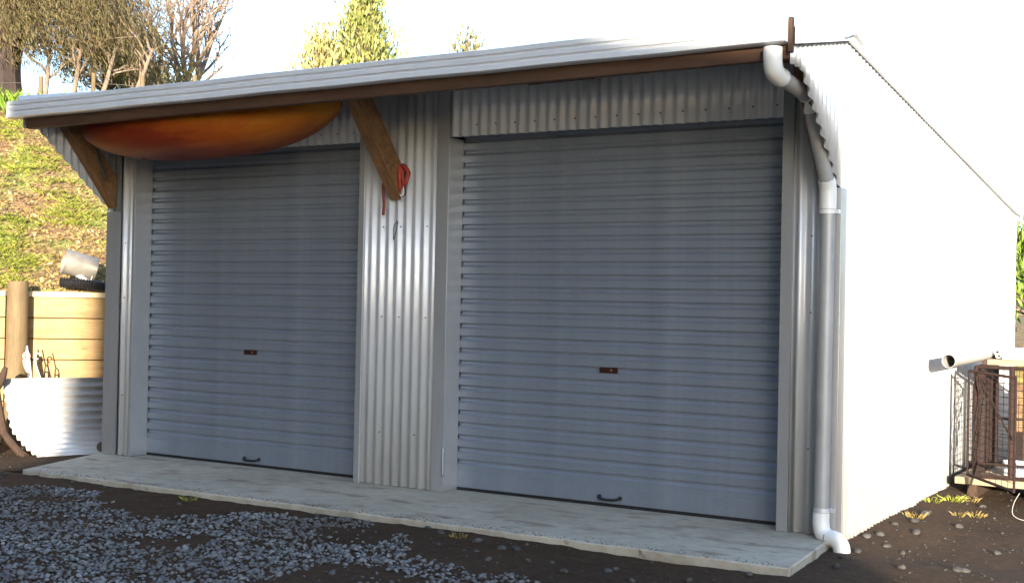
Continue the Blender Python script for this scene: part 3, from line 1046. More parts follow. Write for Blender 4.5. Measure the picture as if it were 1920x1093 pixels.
# loose gate leaf leaning out of the front of the cage
gt = bpy.data.objects.new('gate', None); COL.objects.link(gt); gt.parent = cg; gt.location = (0, 0, 0)
A, B_, C_, D_ = (6.345, 2.80, .875), (6.70, 2.70, .84), (6.345, 2.80, .085), (6.79, 2.12, .075)
for a, b, r in ((A, B_, .011), (A, C_, .010), (C_, D_, .011), (B_, D_, .009), ((6.40, 2.80, .86), (6.72, 2.45, .40), .006)):
    bar('gate_bar', a, b, r, gt)
m = MB()
for i in range(1, 8):
    t = i / 8
    m.tube([lerp(A, B_, t), lerp(C_, D_, t)], .0026, 4, False)
for j in range(1, 15):
    t = j / 15
    m.tube([lerp(A, C_, t), lerp(B_, D_, t)], .0026, 4, False)
m.build('gate_mesh', RUST, gt)
# boards standing in the cage and a white tub
for i, (x, y, w_, h, lb) in enumerate(((6.555, 3.30, .045, .83, 'narrow dark board standing upright in the middle of the rusty cage'), (6.645, 3.38, .05, .85, 'wider dark board standing upright in the rusty cage behind the mid post'))):
    m = MB(); m.box(x, x + w_, y, y + .03, .06, h)
    m.thing('dark_board', DARKWOOD, (x, y, .06), lb, 'board', bevel=.003)
tb = MB()
tb.hollow([(6.62, 3.18, .062), (6.62, 3.18, .17)], .085, .08, 20)
tb.tube([(6.62, 3.18, .06), (6.62, 3.18, .066)], .08, 20)
tb.thing('plastic_tub', m_plain('blue_white_plastic', (.62, .68, .78), .4, 0, .05), (6.62, 3.18, .06), 'low bluish white plastic tub on the floor of the mesh cage', 'tub')
m = MB(); m.box(6.72, 7.35, 3.80, 3.82, .0, .86)
m.thing('cream_panel', CREAM, (7.0, 3.81, .0), 'cream flat panel standing behind the mesh cage', 'panel')
# timber and pipe across the top of the cage
for i, (y, z, x0, lb) in enumerate(((2.88, .922, 6.46, 'front weathered board lying across the top of the cage'), (3.13, .922, 6.43, 'second weathered board behind the front board on the cage'))):
    m = MB(); m.box(x0, 7.5, y, y + .17, z, z + .042)
    m.thing('top_board', PALEWOOD, (x0, y, z), lb, 'board', bevel=.003)
m = MB(); m.box(6.425, 6.458, 2.87, 2.95, .920, .958)
m.thing('timber_block', DARKWOOD, (6.44, 2.9, .92), 'small dark timber block under the white pipe on the cage corner', 'block', bevel=.003)
m = MB(); m.box(6.55, 7.5, 2.98, 3.28, .966, .990)
m.thing('white_board', m_plain('white_board', (.75, .74, .70), .5, 0, .05, 5), (6.55, 3.1, .966), 'white flat board lying on top of the weathered boards on the cage', 'board', bevel=.002)
m = MB(); m.hollow([(6.345, 2.07, .969), (6.45, 3.45, 1.014)], .049, .045, 26)
m.thing('white_pipe', m_plain('grey_white_pvc', (.30, .30, .30), .35, 0, .05), (6.39, 2.7, .92), 'long white plastic pipe lying on the cage with its dark open end forward', 'pipe', angle=50)
m = MB(); m.hollow([(6.505, 3.02, 1.012), (6.60, 3.9, 1.02)], .022, .018, 18)
m.hollow([(6.52, 2.99, .99), (6.66, 3.9, 1.0)], .02, .016, 12)
m.thing('pipe_offcut', PVC, (6.56, 3.4, .97), 'short pale pipe offcuts tied together on the boards beside the long white pipe', 'pipe', angle=50)
m = MB(); m.tube(bez([(6.83, 2.10, .07), (6.80, 2.06, .0), (6.80, 2.03, -.07), (6.86, 2.02, -.10), (6.92, 2.04, -.09), (6.90, 2.10, .0), (6.86, 2.12, .07)], 6), .0024, 6)
m.thing('looped_string', WHITEWIRE, (6.85, 2.05, -.1), 'pale cord looped over the low corner of the cage gate', 'cord')

# ------------------------------------------------------------------ stones
def stone_shapes(n=10):
    out = []
    t = (1 + 5 ** .5) / 2
    v = [(-1, t, 0), (1, t, 0), (-1, -t, 0), (1, -t, 0), (0, -1, t), (0, 1, t), (0, -1, -t), (0, 1, -t), (t, 0, -1), (t, 0, 1), (-t, 0, -1), (-t, 0, 1)]
    f = [(0, 11, 5), (0, 5, 1), (0, 1, 7), (0, 7, 10), (0, 10, 11), (1, 5, 9), (5, 11, 4), (11, 10, 2), (10, 7, 6), (7, 1, 8), (3, 9, 4), (3, 4, 2), (3, 2, 6), (3, 6, 8), (3, 8, 9), (4, 9, 5), (2, 4, 11), (6, 2, 10), (8, 6, 7), (9, 8, 1)]
    v = [Vector(p).normalized() for p in v]
    cache, F = {}, []
    def midp(a, b):
        k = (min(a, b), max(a, b))
        if k not in cache:
            v.append(((v[a] + v[b]) / 2).normalized()); cache[k] = len(v) - 1
        return cache[k]
    for a, b, c in f:
        x, y, z = midp(a, b), midp(b, c), midp(c, a)
        F += [(a, x, z), (b, y, x), (c, z, y), (x, y, z)]
    for i in range(n):
        s = Vector((i * 7.3, i * 3.1, 0))
        out.append(np.array([p * (1 + .20 * mn.noise(p * 1.0 + s) + .06 * mn.noise(p * 2.7 + s)) for p in v]) * np.array([1, .72 + .2 * random.random(), .42 + .18 * random.random()]))
    return out, np.array(F, dtype=np.int32)
SHAPES, SFACES = stone_shapes()
def in_poly(x, y, poly):
    c = False
    j = len(poly) - 1
    for i in range(len(poly)):
        xi, yi = poly[i]; xj, yj = poly[j]
        if (yi > y) != (yj > y) and x < (xj - xi) * (y - yi) / (yj - yi) + xi: c = not c
        j = i
    return c
def rocks(name, pts, mat_):
    """pts: list of (x, y, z, radius)"""
    V, Fc = [], []
    n = 0
    for x, y, z, r in pts:
        s = random.choice(SHAPES) * r
        a, b, c = random.uniform(0, 6.28), random.gauss(0, .35), random.gauss(0, .35)
        R = np.array(Matrix.Rotation(a, 3, 'Z') @ Matrix.Rotation(b, 3, 'X') @ Matrix.Rotation(c, 3, 'Y'))
        V.append(s @ R.T + np.array([x, y, z]))
        Fc.append(SFACES + n)
        n += len(s)
    V = np.concatenate(V); Fc = np.concatenate(Fc)
    me = bpy.data.meshes.new(name)
    me.vertices.add(len(V)); me.loops.add(Fc.size); me.polygons.add(len(Fc))
    me.vertices.foreach_set('co', V.astype(np.float32).reshape(-1))
    me.loops.foreach_set('vertex_index', Fc.reshape(-1))
    me.polygons.foreach_set('loop_start', np.arange(0, Fc.size, 3, dtype=np.int32))
    me.polygons.foreach_set('loop_total', np.full(len(Fc), 3, dtype=np.int32))
    me.polygons.foreach_set('use_smooth', np.ones(len(Fc), dtype=bool))
    me.update(calc_edges=True)
    me.materials.append(mat_)
    o = bpy.data.objects.new(name, me)
    COL.objects.link(o)
    return o
GPOLY = [(-.4, -1.55), (.6, -1.42), (1.164, -1.40), (1.496, -1.235), (1.75, -1.42), (2.056, -1.72), (2.35, -1.76), (2.579, -1.66), (2.777, -1.30), (3.078, -1.13), (3.49, -1.19), (4.002, -1.25), (4.37, -1.53), (4.45, -1.74), (4.80, -1.90), (5.09, -1.86), (5.30, -1.93), (5.4, -2.6), (5.2, -3.9), (-.4, -3.9)]
pts = []
def edge_noise(x, y): return .16 * mn.noise(Vector((x * 2.2, y * 2.2, 9))) + .07 * mn.noise(Vector((x * 7, y * 7, 2)))
tries = 0
while len(pts) < 13500 and tries < 120000:
    tries += 1
    x, y = random.uniform(-.4, 5.5), random.uniform(-3.9, -1.0)
    e = edge_noise(x, y)
    if not in_poly(x + e, y + e, GPOLY): continue
    hole = mn.noise(Vector((x * 1.7, y * 2.4, 21)))
    if hole < -.18 and random.random() < min(.95, .25 + (-.18 - hole) * 4): continue
    r = .0065 + .0125 * random.random() ** 1.7 + (.006 if random.random() < .04 else 0)
    pts.append((x, y, ground_z(x, y) + random.uniform(-.3 * r, .014), r))
gv = rocks('gravel', pts, STONE); tag(gv, 'blue grey river gravel spread over the dark soil', kind='stuff')
pts = []
for i in range(3800):
    x, y = random.uniform(-1.5, 8.4), random.uniform(-2.6, 3.6)
    if -.15 < x < 6.25 and y > -1.05: continue
    pts.append((x, y, ground_z(x, y) + .001, random.choice((.003, .004, .005, .006, .009)) * random.uniform(.8, 1.3)))
for i in range(700):
    x = random.uniform(.4, 6.15)
    pts.append((x, -1.02 + abs(random.gauss(0, .05)) + (x - .3) * .0028, .001, random.uniform(.0018, .0045)))
pb = rocks('grit', pts, DULLSTONE); tag(pb, 'fine grit and chips scattered through the brown soil', kind='stuff')
SOLO = [
    (4.021, -1.05, 0.026, 'grey stone at the apron edge in front of the left part of the right door'),
    (4.496, -1.249, 0.034, 'largest grey stone in the bare soil between the gravel tip and the apron'),
    (4.765, -1.272, 0.032, 'grey stone right of the largest one between gravel tip and apron'),
    (5.409, -1.433, 0.03, 'lone grey stone in the soil in front of the right door handle'),
    (6.045, -1.1, 0.022, 'grey stone right under the front right corner of the apron'),
    (6.283, -0.32, 0.022, 'grey stone in front of the white downpipe foot'),
    (6.311, -0.08, 0.026, 'grey stone just right of the white downpipe foot'),
    (6.219, 0.456, 0.03, 'grey stone hard against the wall base beyond the downpipe foot'),
    (6.895, -0.26, 0.032, 'large grey stone at the bottom right corner of the picture'),
    (6.949, 0.592, 0.03, 'grey stone in the open soil at the far right edge'),
    (6.304, 1.614, 0.034, 'large grey stone beside the yellow grass at the side wall'),
    (6.322, 1.235, 0.036, 'large rounded stone on the soil halfway along the side wall'),
    (0.926, -1.07, 0.022, 'pale stone at the apron edge near its left end'),
    (0.231, -1.115, 0.026, 'pale stone beside the left front corner of the apron'),
]
pts = [(x, y, ground_z(x, y) + r * .2, r) for x, y, r in [(4.162, -1.12, 0.03), (4.683, -1.296, 0.03), (4.788, -1.602, 0.024), (4.945, -1.452, 0.02), (4.731, -1.1, 0.016), (5.081, -1.435, 0.018), (5.431, -1.386, 0.026), (6.262, 0.599, 0.03), (6.647, -0.443, 0.026), (6.934, -0.248, 0.028), (6.512, 2.5, 0.03), (1.274, -1.09, 0.02), (6.38, 0.3, 0.028), (6.5, 0.18, 0.022), (6.42, 0.85, 0.032), (6.25, 1.0, 0.026), (6.58, 1.35, 0.028), (4.35, -1.42, 0.022), (4.62, -1.45, 0.02), (5.25, -1.62, 0.026), (5.6, -1.55, 0.022), (5.85, -1.42, 0.024), (3.2, -1.09, 0.02), (2.2, -1.28, 0.018), (6.35, -0.62, 0.03), (6.12, -0.95, 0.028)]]
sb = rocks('pebbles', pts, DULLSTONE); tag(sb, 'smaller pebbles strewn over the bare soil', kind='stuff')
me0 = []
for i, s in enumerate(SHAPES[:6]):
    me = bpy.data.meshes.new('stone')
    me.from_pydata([tuple(p) for p in s], [], [tuple(int(q) for q in f) for f in SFACES])
    me.polygons.foreach_set('use_smooth', [True] * len(me.polygons))
    me.materials.append(m_plain('field_stone', ((.042, .041, .040), (.060, .057, .054), (.032, .031, .030))[i % 3], .75, 0, .3, 3, .2))
    me0.append(me)
for i, (x, y, r, lb) in enumerate(SOLO):
    o = bpy.data.objects.new('stone', me0[i % 6])
    COL.objects.link(o)
    o.location = (x, y, ground_z(x, y) + r * .22)
    o.rotation_euler = (random.gauss(0, .2), random.gauss(0, .2), random.uniform(0, 6.28))
    o.scale = (r, r, r)
    tag(o, lb, 'stone', 'loose stones on the soil')

# ------------------------------------------------------------------ grass and leaf litter
def blades(pts, hmin, hmax, nb, spread, wid, lean=.5, rng=RNG):
    out = []
    for (x, y, z, sc) in pts:
        k = int(nb * sc) + 3
        a = rng.uniform(0, 6.283, k)
        rad = spread * sc * np.sqrt(rng.uniform(0, 1, k))
        h = rng.uniform(hmin, hmax, k) * (.6 + .4 * sc)
        bx, by = x + rad * np.cos(a), y + rad * np.sin(a)
        la = a + rng.normal(0, .7, k)
        ln = rng.uniform(.1, lean, k) * h + rad * .4
        tx_, ty_ = bx + ln * np.cos(la), by + ln * np.sin(la)
        pa_ = rng.uniform(0, 3.14, k)
        wx, wy = np.cos(pa_) * wid, np.sin(pa_) * wid
        zz = np.full(k, z)
        q = np.stack([np.stack([bx - wx, by - wy, zz - .01], 1), np.stack([bx + wx, by + wy, zz - .01], 1),
                      np.stack([(bx + tx_) / 2 + wx * .7 + (bx - tx_) * .08, (by + ty_) / 2 + wy * .7, zz + h * .62], 1), np.stack([tx_, ty_, zz + h], 1)], 1)
        out.append(q)
    return np.concatenate(out)
GRASS = m_leaf('grass_blades', [(.17, .22, .025), (.23, .28, .03), (.30, .33, .04), (.33, .31, .06), (.20, .25, .03)], .6, .25)
DRYGRASS = m_leaf('dry_grass', [(.22, .15, .04), (.30, .21, .07), (.18, .16, .04)], .7, .2)
LITTER = m_leaf('leaf_litter', [(.11, .06, .03), (.20, .12, .045), (.32, .21, .07), (.40, .30, .11), (.15, .09, .05), (.48, .39, .20)], .8, .1)
# tufts on the soil at the right
for i, (x, y, sc, dry, lb) in enumerate([(6.311, 2.43, 1.3, 0, 'green grass tuft on the soil just in front of the cage pallet'), (6.226, 2.21, .8, 0, 'flat green grass tuft at the foot of the white side wall'),
                                         (6.556, 2.03, 1.0, 1, 'yellow grass tuft in the open soil in front of the cage gate'), (6.269, 1.46, 1.0, 1, 'yellowish grass tuft against the wall base nearest the front corner'),
                                         (6.40, 2.62, .9, 1, 'dry golden grass tuft under the pallet edge'), (6.47, 1.86, .6, 1, 'small dry grass tuft between the wall and the open soil'),
                                         (4.33, -1.19, .7, 1, 'small dry grass tuft in the soil in front of the concrete apron'), (2.15, -1.14, .6, 0, 'small green grass tuft at the edge of the apron before the left door')]):
    q = blades([(x, y, ground_z(x, y), sc * .8)], .012, .045, 60, .075, .0014, 1.2)
    o = quads_mesh('grass_tuft', q, DRYGRASS if dry else GRASS, None, (x, y, ground_z(x, y)))
    o.location = (x, y, ground_z(x, y))
    tag(o, lb, 'grass tuft', 'grass tufts on the soil')
def sample_bank(n, keep):
    out = []
    while len(out) < n:
        s, dd = random.uniform(-3.4, 4.6), random.uniform(.16, 7.4)
        p = wpt(s, dd, 0)
        if p.x > -.75: continue
        if not keep(p.x, p.y): continue
        out.append((p.x, p.y, hill_z(p.x, p.y)))
    return out
gmask = lambda x, y: mn.noise(Vector((x * 1.5, y * 1.5, 31))) + .5 * mn.noise(Vector((x * 4.3, y * 4.3, 7)))
pts = [(x, y, z, random.uniform(.5, 1.4)) for x, y, z in sample_bank(7500, lambda x, y: gmask(x, y) > random.uniform(-.10, .22))]
bg_ = quads_mesh('bank_grass', blades(pts, .010, .034, 20, .11, .0026, .9), GRASS)
tag(bg_, 'tufts of yellow green grass over the sunlit bank', kind='stuff')
pts = [(x, y, z, random.uniform(.4, 1.0)) for x, y, z in sample_bank(700, lambda x, y: gmask(x, y) < .1)]
dg_ = quads_mesh('dry_stalks', blades(pts, .02, .08, 10, .10, .0018, 1.0), DRYGRASS)
tag(dg_, 'dry yellow stalks among the fallen leaves on the bank', kind='stuff')
def litter(pts, size):
    n = len(pts)
    Pt = np.array(pts)
    nrm = RNG.normal(0, .45, (n, 3)) + np.array([0.35, -.35, 1.0])
    nrm /= np.linalg.norm(nrm, axis=1)[:, None]
    t_ = np.cross(nrm, RNG.normal(0, 1, (n, 3))); t_ /= np.linalg.norm(t_, axis=1)[:, None]
    b_ = np.cross(nrm, t_)
    sz = RNG.uniform(.5, 1.3, n)[:, None] * size
    c = Pt + nrm * .012
    return np.stack([c - t_ * sz, c + b_ * sz * .55 + nrm * sz * .15, c + t_ * sz, c - b_ * sz * .55 + nrm * sz * .1], 1)
lf = quads_mesh('leaf_litter', litter(sample_bank(46000, lambda x, y: gmask(x, y) < random.uniform(.0, .5)), .026), LITTER)
tag(lf, 'fallen brown and orange leaves covering the bank', kind='stuff')
# longer bright grass along the crest
pts = []
while len(pts) < 700:
    p = wpt(random.uniform(-4, 6), random.uniform(4.2, 8.5), 0)
    pts.append((p.x, p.y, hill_z(p.x, p.y), random.uniform(.7, 1.5)))
cgz = quads_mesh('crest_grass', blades(pts, .08, .24, 24, .16, .006, .5), m_leaf('crest_blades', [(.10, .20, .02), (.20, .32, .03), (.28, .36, .05)], .6, .3))
tag(cgz, 'bright green long grass along the top of the bank', kind='stuff')

# ------------------------------------------------------------------ trees
def leaf_quads(C, size, up=None, rng=RNG, aspect=.45, droop=0.0):
    """one quad per centre C (n,3), random orientation with optional preferred direction"""
    n = len(C)
    d = rng.normal(0, 1, (n, 3))
    if up is not None: d = d * .35 + np.asarray(up)
    d /= np.linalg.norm(d, axis=1)[:, None]
    s = np.cross(d, rng.normal(0, 1, (n, 3))); s /= np.linalg.norm(s, axis=1)[:, None]
    L = (rng.uniform(.6, 1.3, n) * size)[:, None]
    return np.stack([C - d * L, C + s * L * aspect, C + d * L, C - s * L * aspect], 1)
def grow(mb, p, d, length, r, lvl, maxl, tips, cfg, rng):
    seg = max(3, int(5 - lvl))
    pth, rr = [p.copy()], [r]
    q, dr = p.copy(), d.normalized()
    for i in range(seg):
        dr = (dr + Vector((rng.gauss(0, 1), rng.gauss(0, 1), rng.gauss(0, 1))) * cfg['wob'] + Vector((0, 0, cfg['up'] * (1 if lvl < cfg.get('uplvl', 9) else -1)))).normalized()
        q = q + dr * (length / seg)
        pth.append(q.copy()); rr.append(r * (1 - (i + 1) / seg * (.55 if lvl < maxl else .85)))
    mb.tube(pth, rr, 7 if lvl == 0 else 5 if lvl < 3 else 3, False)
    if lvl >= maxl - 1:
        tips.extend([(Vector(a), dr.copy()) for a in pth[1:]])
    if lvl < maxl:
        k = cfg['kids'][min(lvl, len(cfg['kids']) - 1)]
        for i in range(k):
            t = cfg['start'] + (1 - cfg['start']) * (i + rng.random()) / k
            j = min(int(t * seg), seg - 1)
            base = pth[j].lerp(pth[j + 1], t * seg - j)
            rb = rr[j] * .62
            tang = (pth[j + 1] - pth[j]).normalized()
            perp = tang.orthogonal().normalized()
            perp.rotate(Quaternion(tang, rng.uniform(0, 6.283)))
            nd = tang * math.cos(cfg['ang']) + perp * math.sin(cfg['ang'])
            grow(mb, base, nd, length * rng.uniform(*cfg['ratio']), max(rb, .006), lvl + 1, maxl, tips, cfg, rng)
def tree_root(name, base, label, group='trees on the hill'):
    return empty(name, base, label, 'tree', group)

# weeping tree, far left
rng = random.Random(5)
b0 = Vector((-10.75, 6.95, hill_z(-10.75, 6.95) - .1))
T = tree_root('weeping_tree', b0, 'large weeping brown-green tree with a thick dark trunk at the far left')
mb, tips = MB(), []
mb.tube(bez([b0, b0 + Vector((-.05, 0, .9)), b0 + Vector((.1, .1, 1.8)), b0 + Vector((.0, .2, 3.0))], 5), [.42 - .011 * i for i in range(16)], 10)
for i in range(11):
    a = rng.uniform(0, 6.283)
    grow(mb, b0 + Vector((.1, .1, rng.uniform(1.2, 2.8))), Vector((math.cos(a), math.sin(a), .75)), rng.uniform(1.0, 1.7), .11, 0, 2, tips, dict(wob=.16, up=.05, kids=[5, 4], start=.3, ang=.7, ratio=(.45, .65)), rng)
mb.build('trunk', BARK_DARK, T)
C, Dn = [], []
ctr = np.array(b0) + np.array([.55, .45, 2.0])
strands = []
for tp, dr in tips:
    for k in range(4):
        strands.append(np.array(tp) + RNG.normal(0, .18, 3))
for k in range(2300):
    u_ = RNG.normal(0, 1, 3); u_ /= np.linalg.norm(u_)
    strands.append(ctr + u_ * np.array([2.1, 2.1, 1.3]) * RNG.uniform(.35, 1.0) + np.array([0, 0, .5]))
lean = np.array([.25, .31, 0]) 
for s0 in strands:
    ln = RNG.uniform(.5, 1.3)
    k = int(ln / .06)
    tt = np.linspace(0, 1, k)[:, None]
    drift = lean * RNG.uniform(.2, 1.0) + RNG.normal(0, .12, 3)
    pos = s0 + tt * ln * (np.array([0, 0, -1.0]) * (.35 + .65 * tt) + drift) + RNG.normal(0, .03, (k, 3))
    C.append(pos); Dn.append(np.tile(np.array([0, 0, -1.0]) * .8 + drift, (k, 1)))
C, Dn = np.concatenate(C), np.concatenate(Dn)
keep = C[:, 2] > b0.z + .78 + .22 * np.sin(C[:, 0] * 2.1) * np.cos(C[:, 1] * 1.7)
C, Dn = C[keep], Dn[keep]
quads_mesh('crown', leaf_quads(C, .055, Dn, RNG, .085), m_leaf('weeping_foliage', [(.05, .035, .02), (.10, .075, .035), (.16, .12, .055), (.12, .12, .035), (.22, .17, .09)], .7, .15), T, b0)

# row of thin pale trunks beside it
for i, (dx, dy, ln, lb) in enumerate(((.55, .45, .10, 'thin pale leaning trunk nearest the weeping tree'), (.95, .70, .16, 'second thin pale trunk right of the weeping tree'), (1.25, 1.02, .30, 'thin pale trunk leaning right under the weeping crown'), (1.68, 1.30, .42, 'outermost thin pale trunk under the weeping crown'))):
    b = Vector((b0.x + dx, b0.y + dy, 0)); b.z = hill_z(b.x, b.y) - .1
    T = tree_root('sapling', b, lb, 'thin trunks beside the weeping tree')
    mb, tips = MB(), []
    top_ = b + Vector((ln * .7, ln * .8, 1.25))
    mb.tube(bez([b, b.lerp(top_, .5) + Vector((.06, -.03, 0)), top_], 5), [.055 - .003 * k for k in range(11)], 8)
    for k in range(5):
        grow(mb, b.lerp(top_, .55 + .1 * k), Vector((rng.gauss(0, 1), rng.gauss(0, 1), .8)), .8, .025, 1, 3, tips, dict(wob=.2, up=.0, kids=[3, 3, 3], start=.3, ang=.6, ratio=(.5, .7)), rng)
    mb.build('trunk', BARK_PALE, T)
    C = np.concatenate([np.array(tp) + RNG.normal(0, .12, (7, 3)) for tp, dr in tips])
    quads_mesh('crown', leaf_quads(C, .06, (0.2, .2, -1), RNG, .2), m_leaf('sapling_leaf', [(.08, .06, .03), (.14, .10, .05), (.10, .10, .03)], .7, .15), T, b)

# bushy olive tree
rng = random.Random(8)
b0 = Vector((-12.25, 10.55, hill_z(-12.25, 10.55) - .1))
T = tree_root('olive_tree', b0, 'rounded olive-green bushy tree between the weeping tree and the bare tree')
mb, tips = MB(), []
for i in range(9):
    a = rng.uniform(0, 6.283)
    grow(mb, b0 + Vector((0, 0, .15 + .09 * i)), Vector((math.cos(a) * .8, math.sin(a) * .8, .75)), rng.uniform(.75, 1.15), .07, 0, 3, tips, dict(wob=.17, up=.03, kids=[4, 3, 3], start=.25, ang=.65, ratio=(.5, .65)), rng)
mb.build('trunk', BARK_PALE, T)
C = np.concatenate([np.array(tp) + RNG.normal(0, .15, (16, 3)) for tp, dr in tips])
C = C[(C[:, 2] < b0.z + 2.2) & (C[:, 2] > b0.z + .2)]
quads_mesh('crown', leaf_quads(C, .05, (.2, .2, -.5), RNG, .2), m_leaf('olive_leaf', [(.10, .10, .025), (.18, .17, .04), (.26, .24, .06), (.32, .26, .08), (.18, .14, .05)], .65, .2), T, b0)

# bare multi-stemmed tree
rng = random.Random(21)
b0 = Vector((-12.45, 12.9, hill_z(-12.45, 12.9)))
T = tree_root('bare_tree', b0, 'leafless many-stemmed tree against the white sky left of the middle')
mb, tips = MB(), []
for i in range(8):
    a = i * .785 + rng.uniform(-.3, .3)
    grow(mb, b0 + Vector((.12 * math.cos(a), .12 * math.sin(a), .0)), Vector((math.cos(a) * .42 - .12, math.sin(a) * .42, 1.0)), rng.uniform(2.2, 3.2), .075, 0, 4, tips, dict(wob=.13, up=.03, kids=[7, 5, 4, 3], start=.2, ang=.6, ratio=(.30, .48)), rng)
mb.build('trunk', BARK_PALE, T)
C = np.array([np.array(tp) for tp, dr in tips])
C = C[RNG.random(len(C)) < .22] + RNG.normal(0, .05, (1, 3))
quads_mesh('crown', leaf_quads(C, .04, None, RNG, .3), m_leaf('last_leaves', [(.35, .17, .08), (.45, .25, .12), (.30, .20, .10)], .7, .2), T, b0)

# dense cypress-like tree behind the roof
def clump_tree(name, base, height, width, label, cols, seed, nclump, csize, prof=.75):
    rg = np.random.default_rng(seed)
    rr = random.Random(seed)
    base = Vector(base)
    T = tree_root(name, base, label)
    mb = MB()
    mb.tube(bez([base, base + Vector((.05, 0, height * .5)), base + Vector((0, .05, height * .95))], 5), [max(.02, .16 * (1 - i / 10.5)) for i in range(11)], 8)
    C, Dn = [], []
    for i in range(nclump):
        t = rg.uniform(.12, 1.0) ** .8
        z = base.z + height * t
        wr = width * (1 - t) ** prof * rg.uniform(.25, 1.0) * (1 + .3 * math.sin(7 * t + seed)) + .05
        a = rg.uniform(0, 6.283)
        c = np.array([base.x + wr * math.cos(a), base.y + wr * math.sin(a), z + .15 * wr])
        mb.tube([base + Vector((0, 0, height * max(.05, t - .10))), Vector(c)], [.02, .008], 4, False)
        n = int(26 * rg.uniform(.5, 1.2))
        pos = c + rg.normal(0, 1, (n, 3)) * np.array([.12, .12, .15]) * csize
        C.append(pos)
        Dn.append(np.tile(np.array([.25 * math.cos(a), .25 * math.sin(a), 1.0]), (n, 1)))
    mb.build('trunk', BARK_PALE, T)
    quads_mesh('crown', leaf_quads(np.concatenate(C), .085, np.concatenate(Dn), rg, .3), m_leaf(name + '_leaf', cols, .6, .2), T, base)
GRN = [(.12, .15, .04), (.20, .23, .06), (.30, .31, .09), (.40, .38, .14)]
clump_tree('cypress', (-10.25, 16.57, hill_z(-10.25, 16.57) - .2), 8.75 - hill_z(-10.25, 16.57), 1.0, 'dense yellow-green conifer rising behind the middle of the gutter', GRN, 4, 330, 1.25, .5)
clump_tree('cypress', (-10.95, 15.75, hill_z(-10.95, 15.75) - .2), 7.75 - hill_z(-10.95, 15.75), .85, 'lower sparse conifer on the left of the dense one behind the gutter', [(.34, .32, .12), (.42, .38, .16), (.46, .42, .2)], 6, 110, 1.5, .6)
clump_tree('cypress', (-9.25, 19.5, hill_z(-9.25, 19.5) - .2), 8.25 - hill_z(-9.25, 19.5), .75, 'tip of a small distant tree just above the gutter right of the conifers', [(.16, .15, .05), (.22, .20, .07)], 9, 60, 1.2)
# right edge
clump_tree('green_bush', (4.75, 16.6, hill_z(4.75, 16.6) - .1), 1.7, .9, 'bright green bush at the right edge behind the white wall', [(.09, .16, .02), (.16, .25, .03), (.22, .30, .05)], 12, 150, 1.2)
rng = random.Random(31)
b0 = Vector((3.75, 22.6, hill_z(3.75, 22.6) - .2))
T = tree_root('bare_sapling', b0, 'pale bare trunk with thin twigs at the right edge above the bush')
mb, tips = MB(), []
grow(mb, b0, Vector((.02, 0, 1)), 2.9, .10, 0, 3, tips, dict(wob=.08, up=.05, kids=[7, 4, 3], start=.35, ang=.6, ratio=(.3, .45)), rng)
mb.build('trunk', BARK_PALE, T)
C = np.array([np.array(tp) for tp, dr in tips])
quads_mesh('crown', leaf_quads(C, .03, None, RNG, .3), LITTER, T, b0)

# fence on the skyline
fe = empty('skyline_fence', (-7.9, 5.3, hill_z(-7.9, 5.3)), 'old post and wire fence along the top of the bank', 'fence')
pf = []
for i in range(9):
    x, y = -10.2 + .62 * i, 3.55 + .46 * i
    z = hill_z(x, y)
    h = .52 + .12 * rng.random()
    m = MB(); m.tube([(x, y, z - .15), (x + rng.gauss(0, .02), y, z + h)], [.04, .034], 8); m.build('fence_post', POST, fe)
    pf.append((x, y, z))
for k, hh in enumerate((.15, .30, .45)):
    m = MB(); m.tube([(x, y, z + hh) for x, y, z in pf], .004, 4); m.build('fence_wire', WIREM, fe)
x, y = 5.17, 11.85
m = MB(); m.tube([(x, y, -.1), (x, y, 1.12)], [.07, .065], 12)
m.thing('strainer_post', DARKWOOD, (x, y, hill_z(x, y)), 'dark timber post behind the rear corner of the garage at the right edge', 'post')

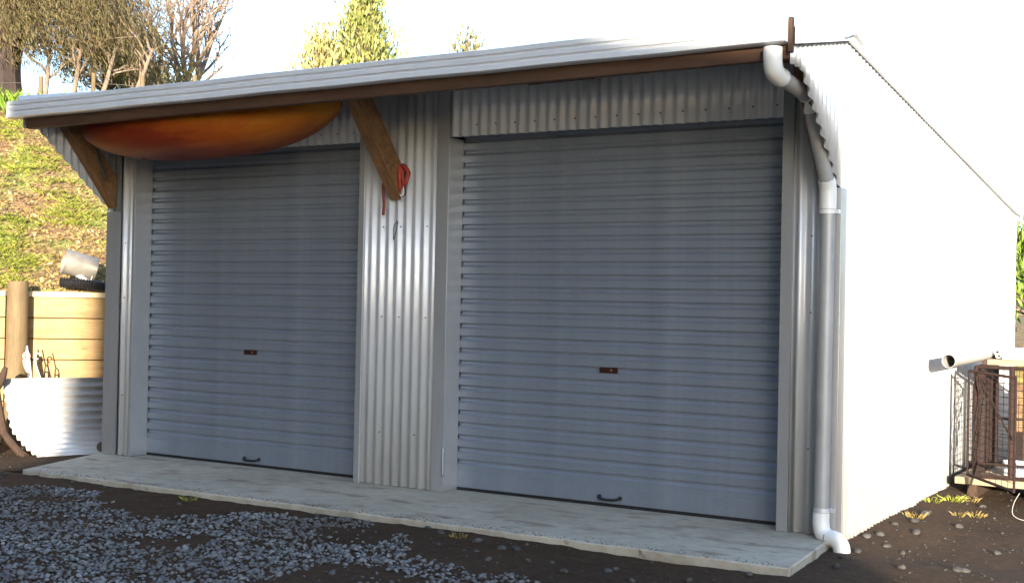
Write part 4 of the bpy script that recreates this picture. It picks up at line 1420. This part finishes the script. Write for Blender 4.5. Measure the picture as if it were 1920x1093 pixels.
# ------------------------------------------------------------------ unseen building put in across the yard, outline shaped to shade the garage front
hv, qv = Vector((math.cos(PHI), -math.sin(PHI), 0)), Vector((math.sin(PHI), math.cos(PHI), 0))
def hp(a, w, z): return hv * a + qv * w + Vector((0, 0, z))
A0, A1 = 26.0, 36.0
HS = empty('shade_house', hp(A0, 2.3, -.1), 'unseen brown building added across the yard to shade the garage front', 'shade_house')
te = math.tan(ELE)
wl, wr_ = -.60, 5.275
rise = (A0 - 3.5) * te                                 # how far the sun's grazing ray climbs from the garage to the added building
def roofline(w):
    return [(wl, 3.58 + rise), (.6, 4.28 + rise), (3.92, 2.80 + rise), (4.65, 2.63 + rise), (wr_, 2.58 + rise)]
wallpoly = [(wl, -.1)] + [(w, z) for w, z in roofline(0)] + [(wr_, -.1)]
m = MB(); m.prism([hp(A0, w, z) for w, z in wallpoly], hv * (A1 - A0))
m.build('wall', m_plain('shade_house_paint', (.20, .17, .14), .7, 0, .05, 2), HS)
rl = roofline(0)
for (w0, z0), (w1, z1) in zip(rl, rl[1:]):
    m = MB(); m.prism([hp(A0 + .002, w0, z0), hp(A0 + .002, w1, z1), hp(A0 + .002, w1, z1 + .02), hp(A0 + .002, w0, z0 + .02)], hv * (A1 - A0 + .3))
    m.build('roof', STEEL, HS)
for w0, w1, z0, z1 in ((.4, 1.6, 1.0, 2.2), (3.0, 4.2, 1.0, 2.2)):
    m = MB(); m.prism([hp(A0 - .04, w, z) for w, z in ((w0, z0), (w1, z0), (w1, z1), (w0, z1))], hv * .05); f_ = m.build('window', PVC, HS)
    m = MB(); m.prism([hp(A0 - .05, w, z) for w, z in ((w0 + .08, z0 + .08), (w1 - .08, z0 + .08), (w1 - .08, z1 - .08), (w0 + .08, z1 - .08))], hv * .02)
    m.build('pane', m_plain('window_glass', (.03, .035, .04), .05, 0, .05, 2, 0), f_)
m = MB(); m.prism([hp(A0 - .04, w, z) for w, z in ((2.0, -.05), (2.8, -.05), (2.8, 2.0), (2.0, 2.0))], hv * .05); m.build('door', BEAM, HS)
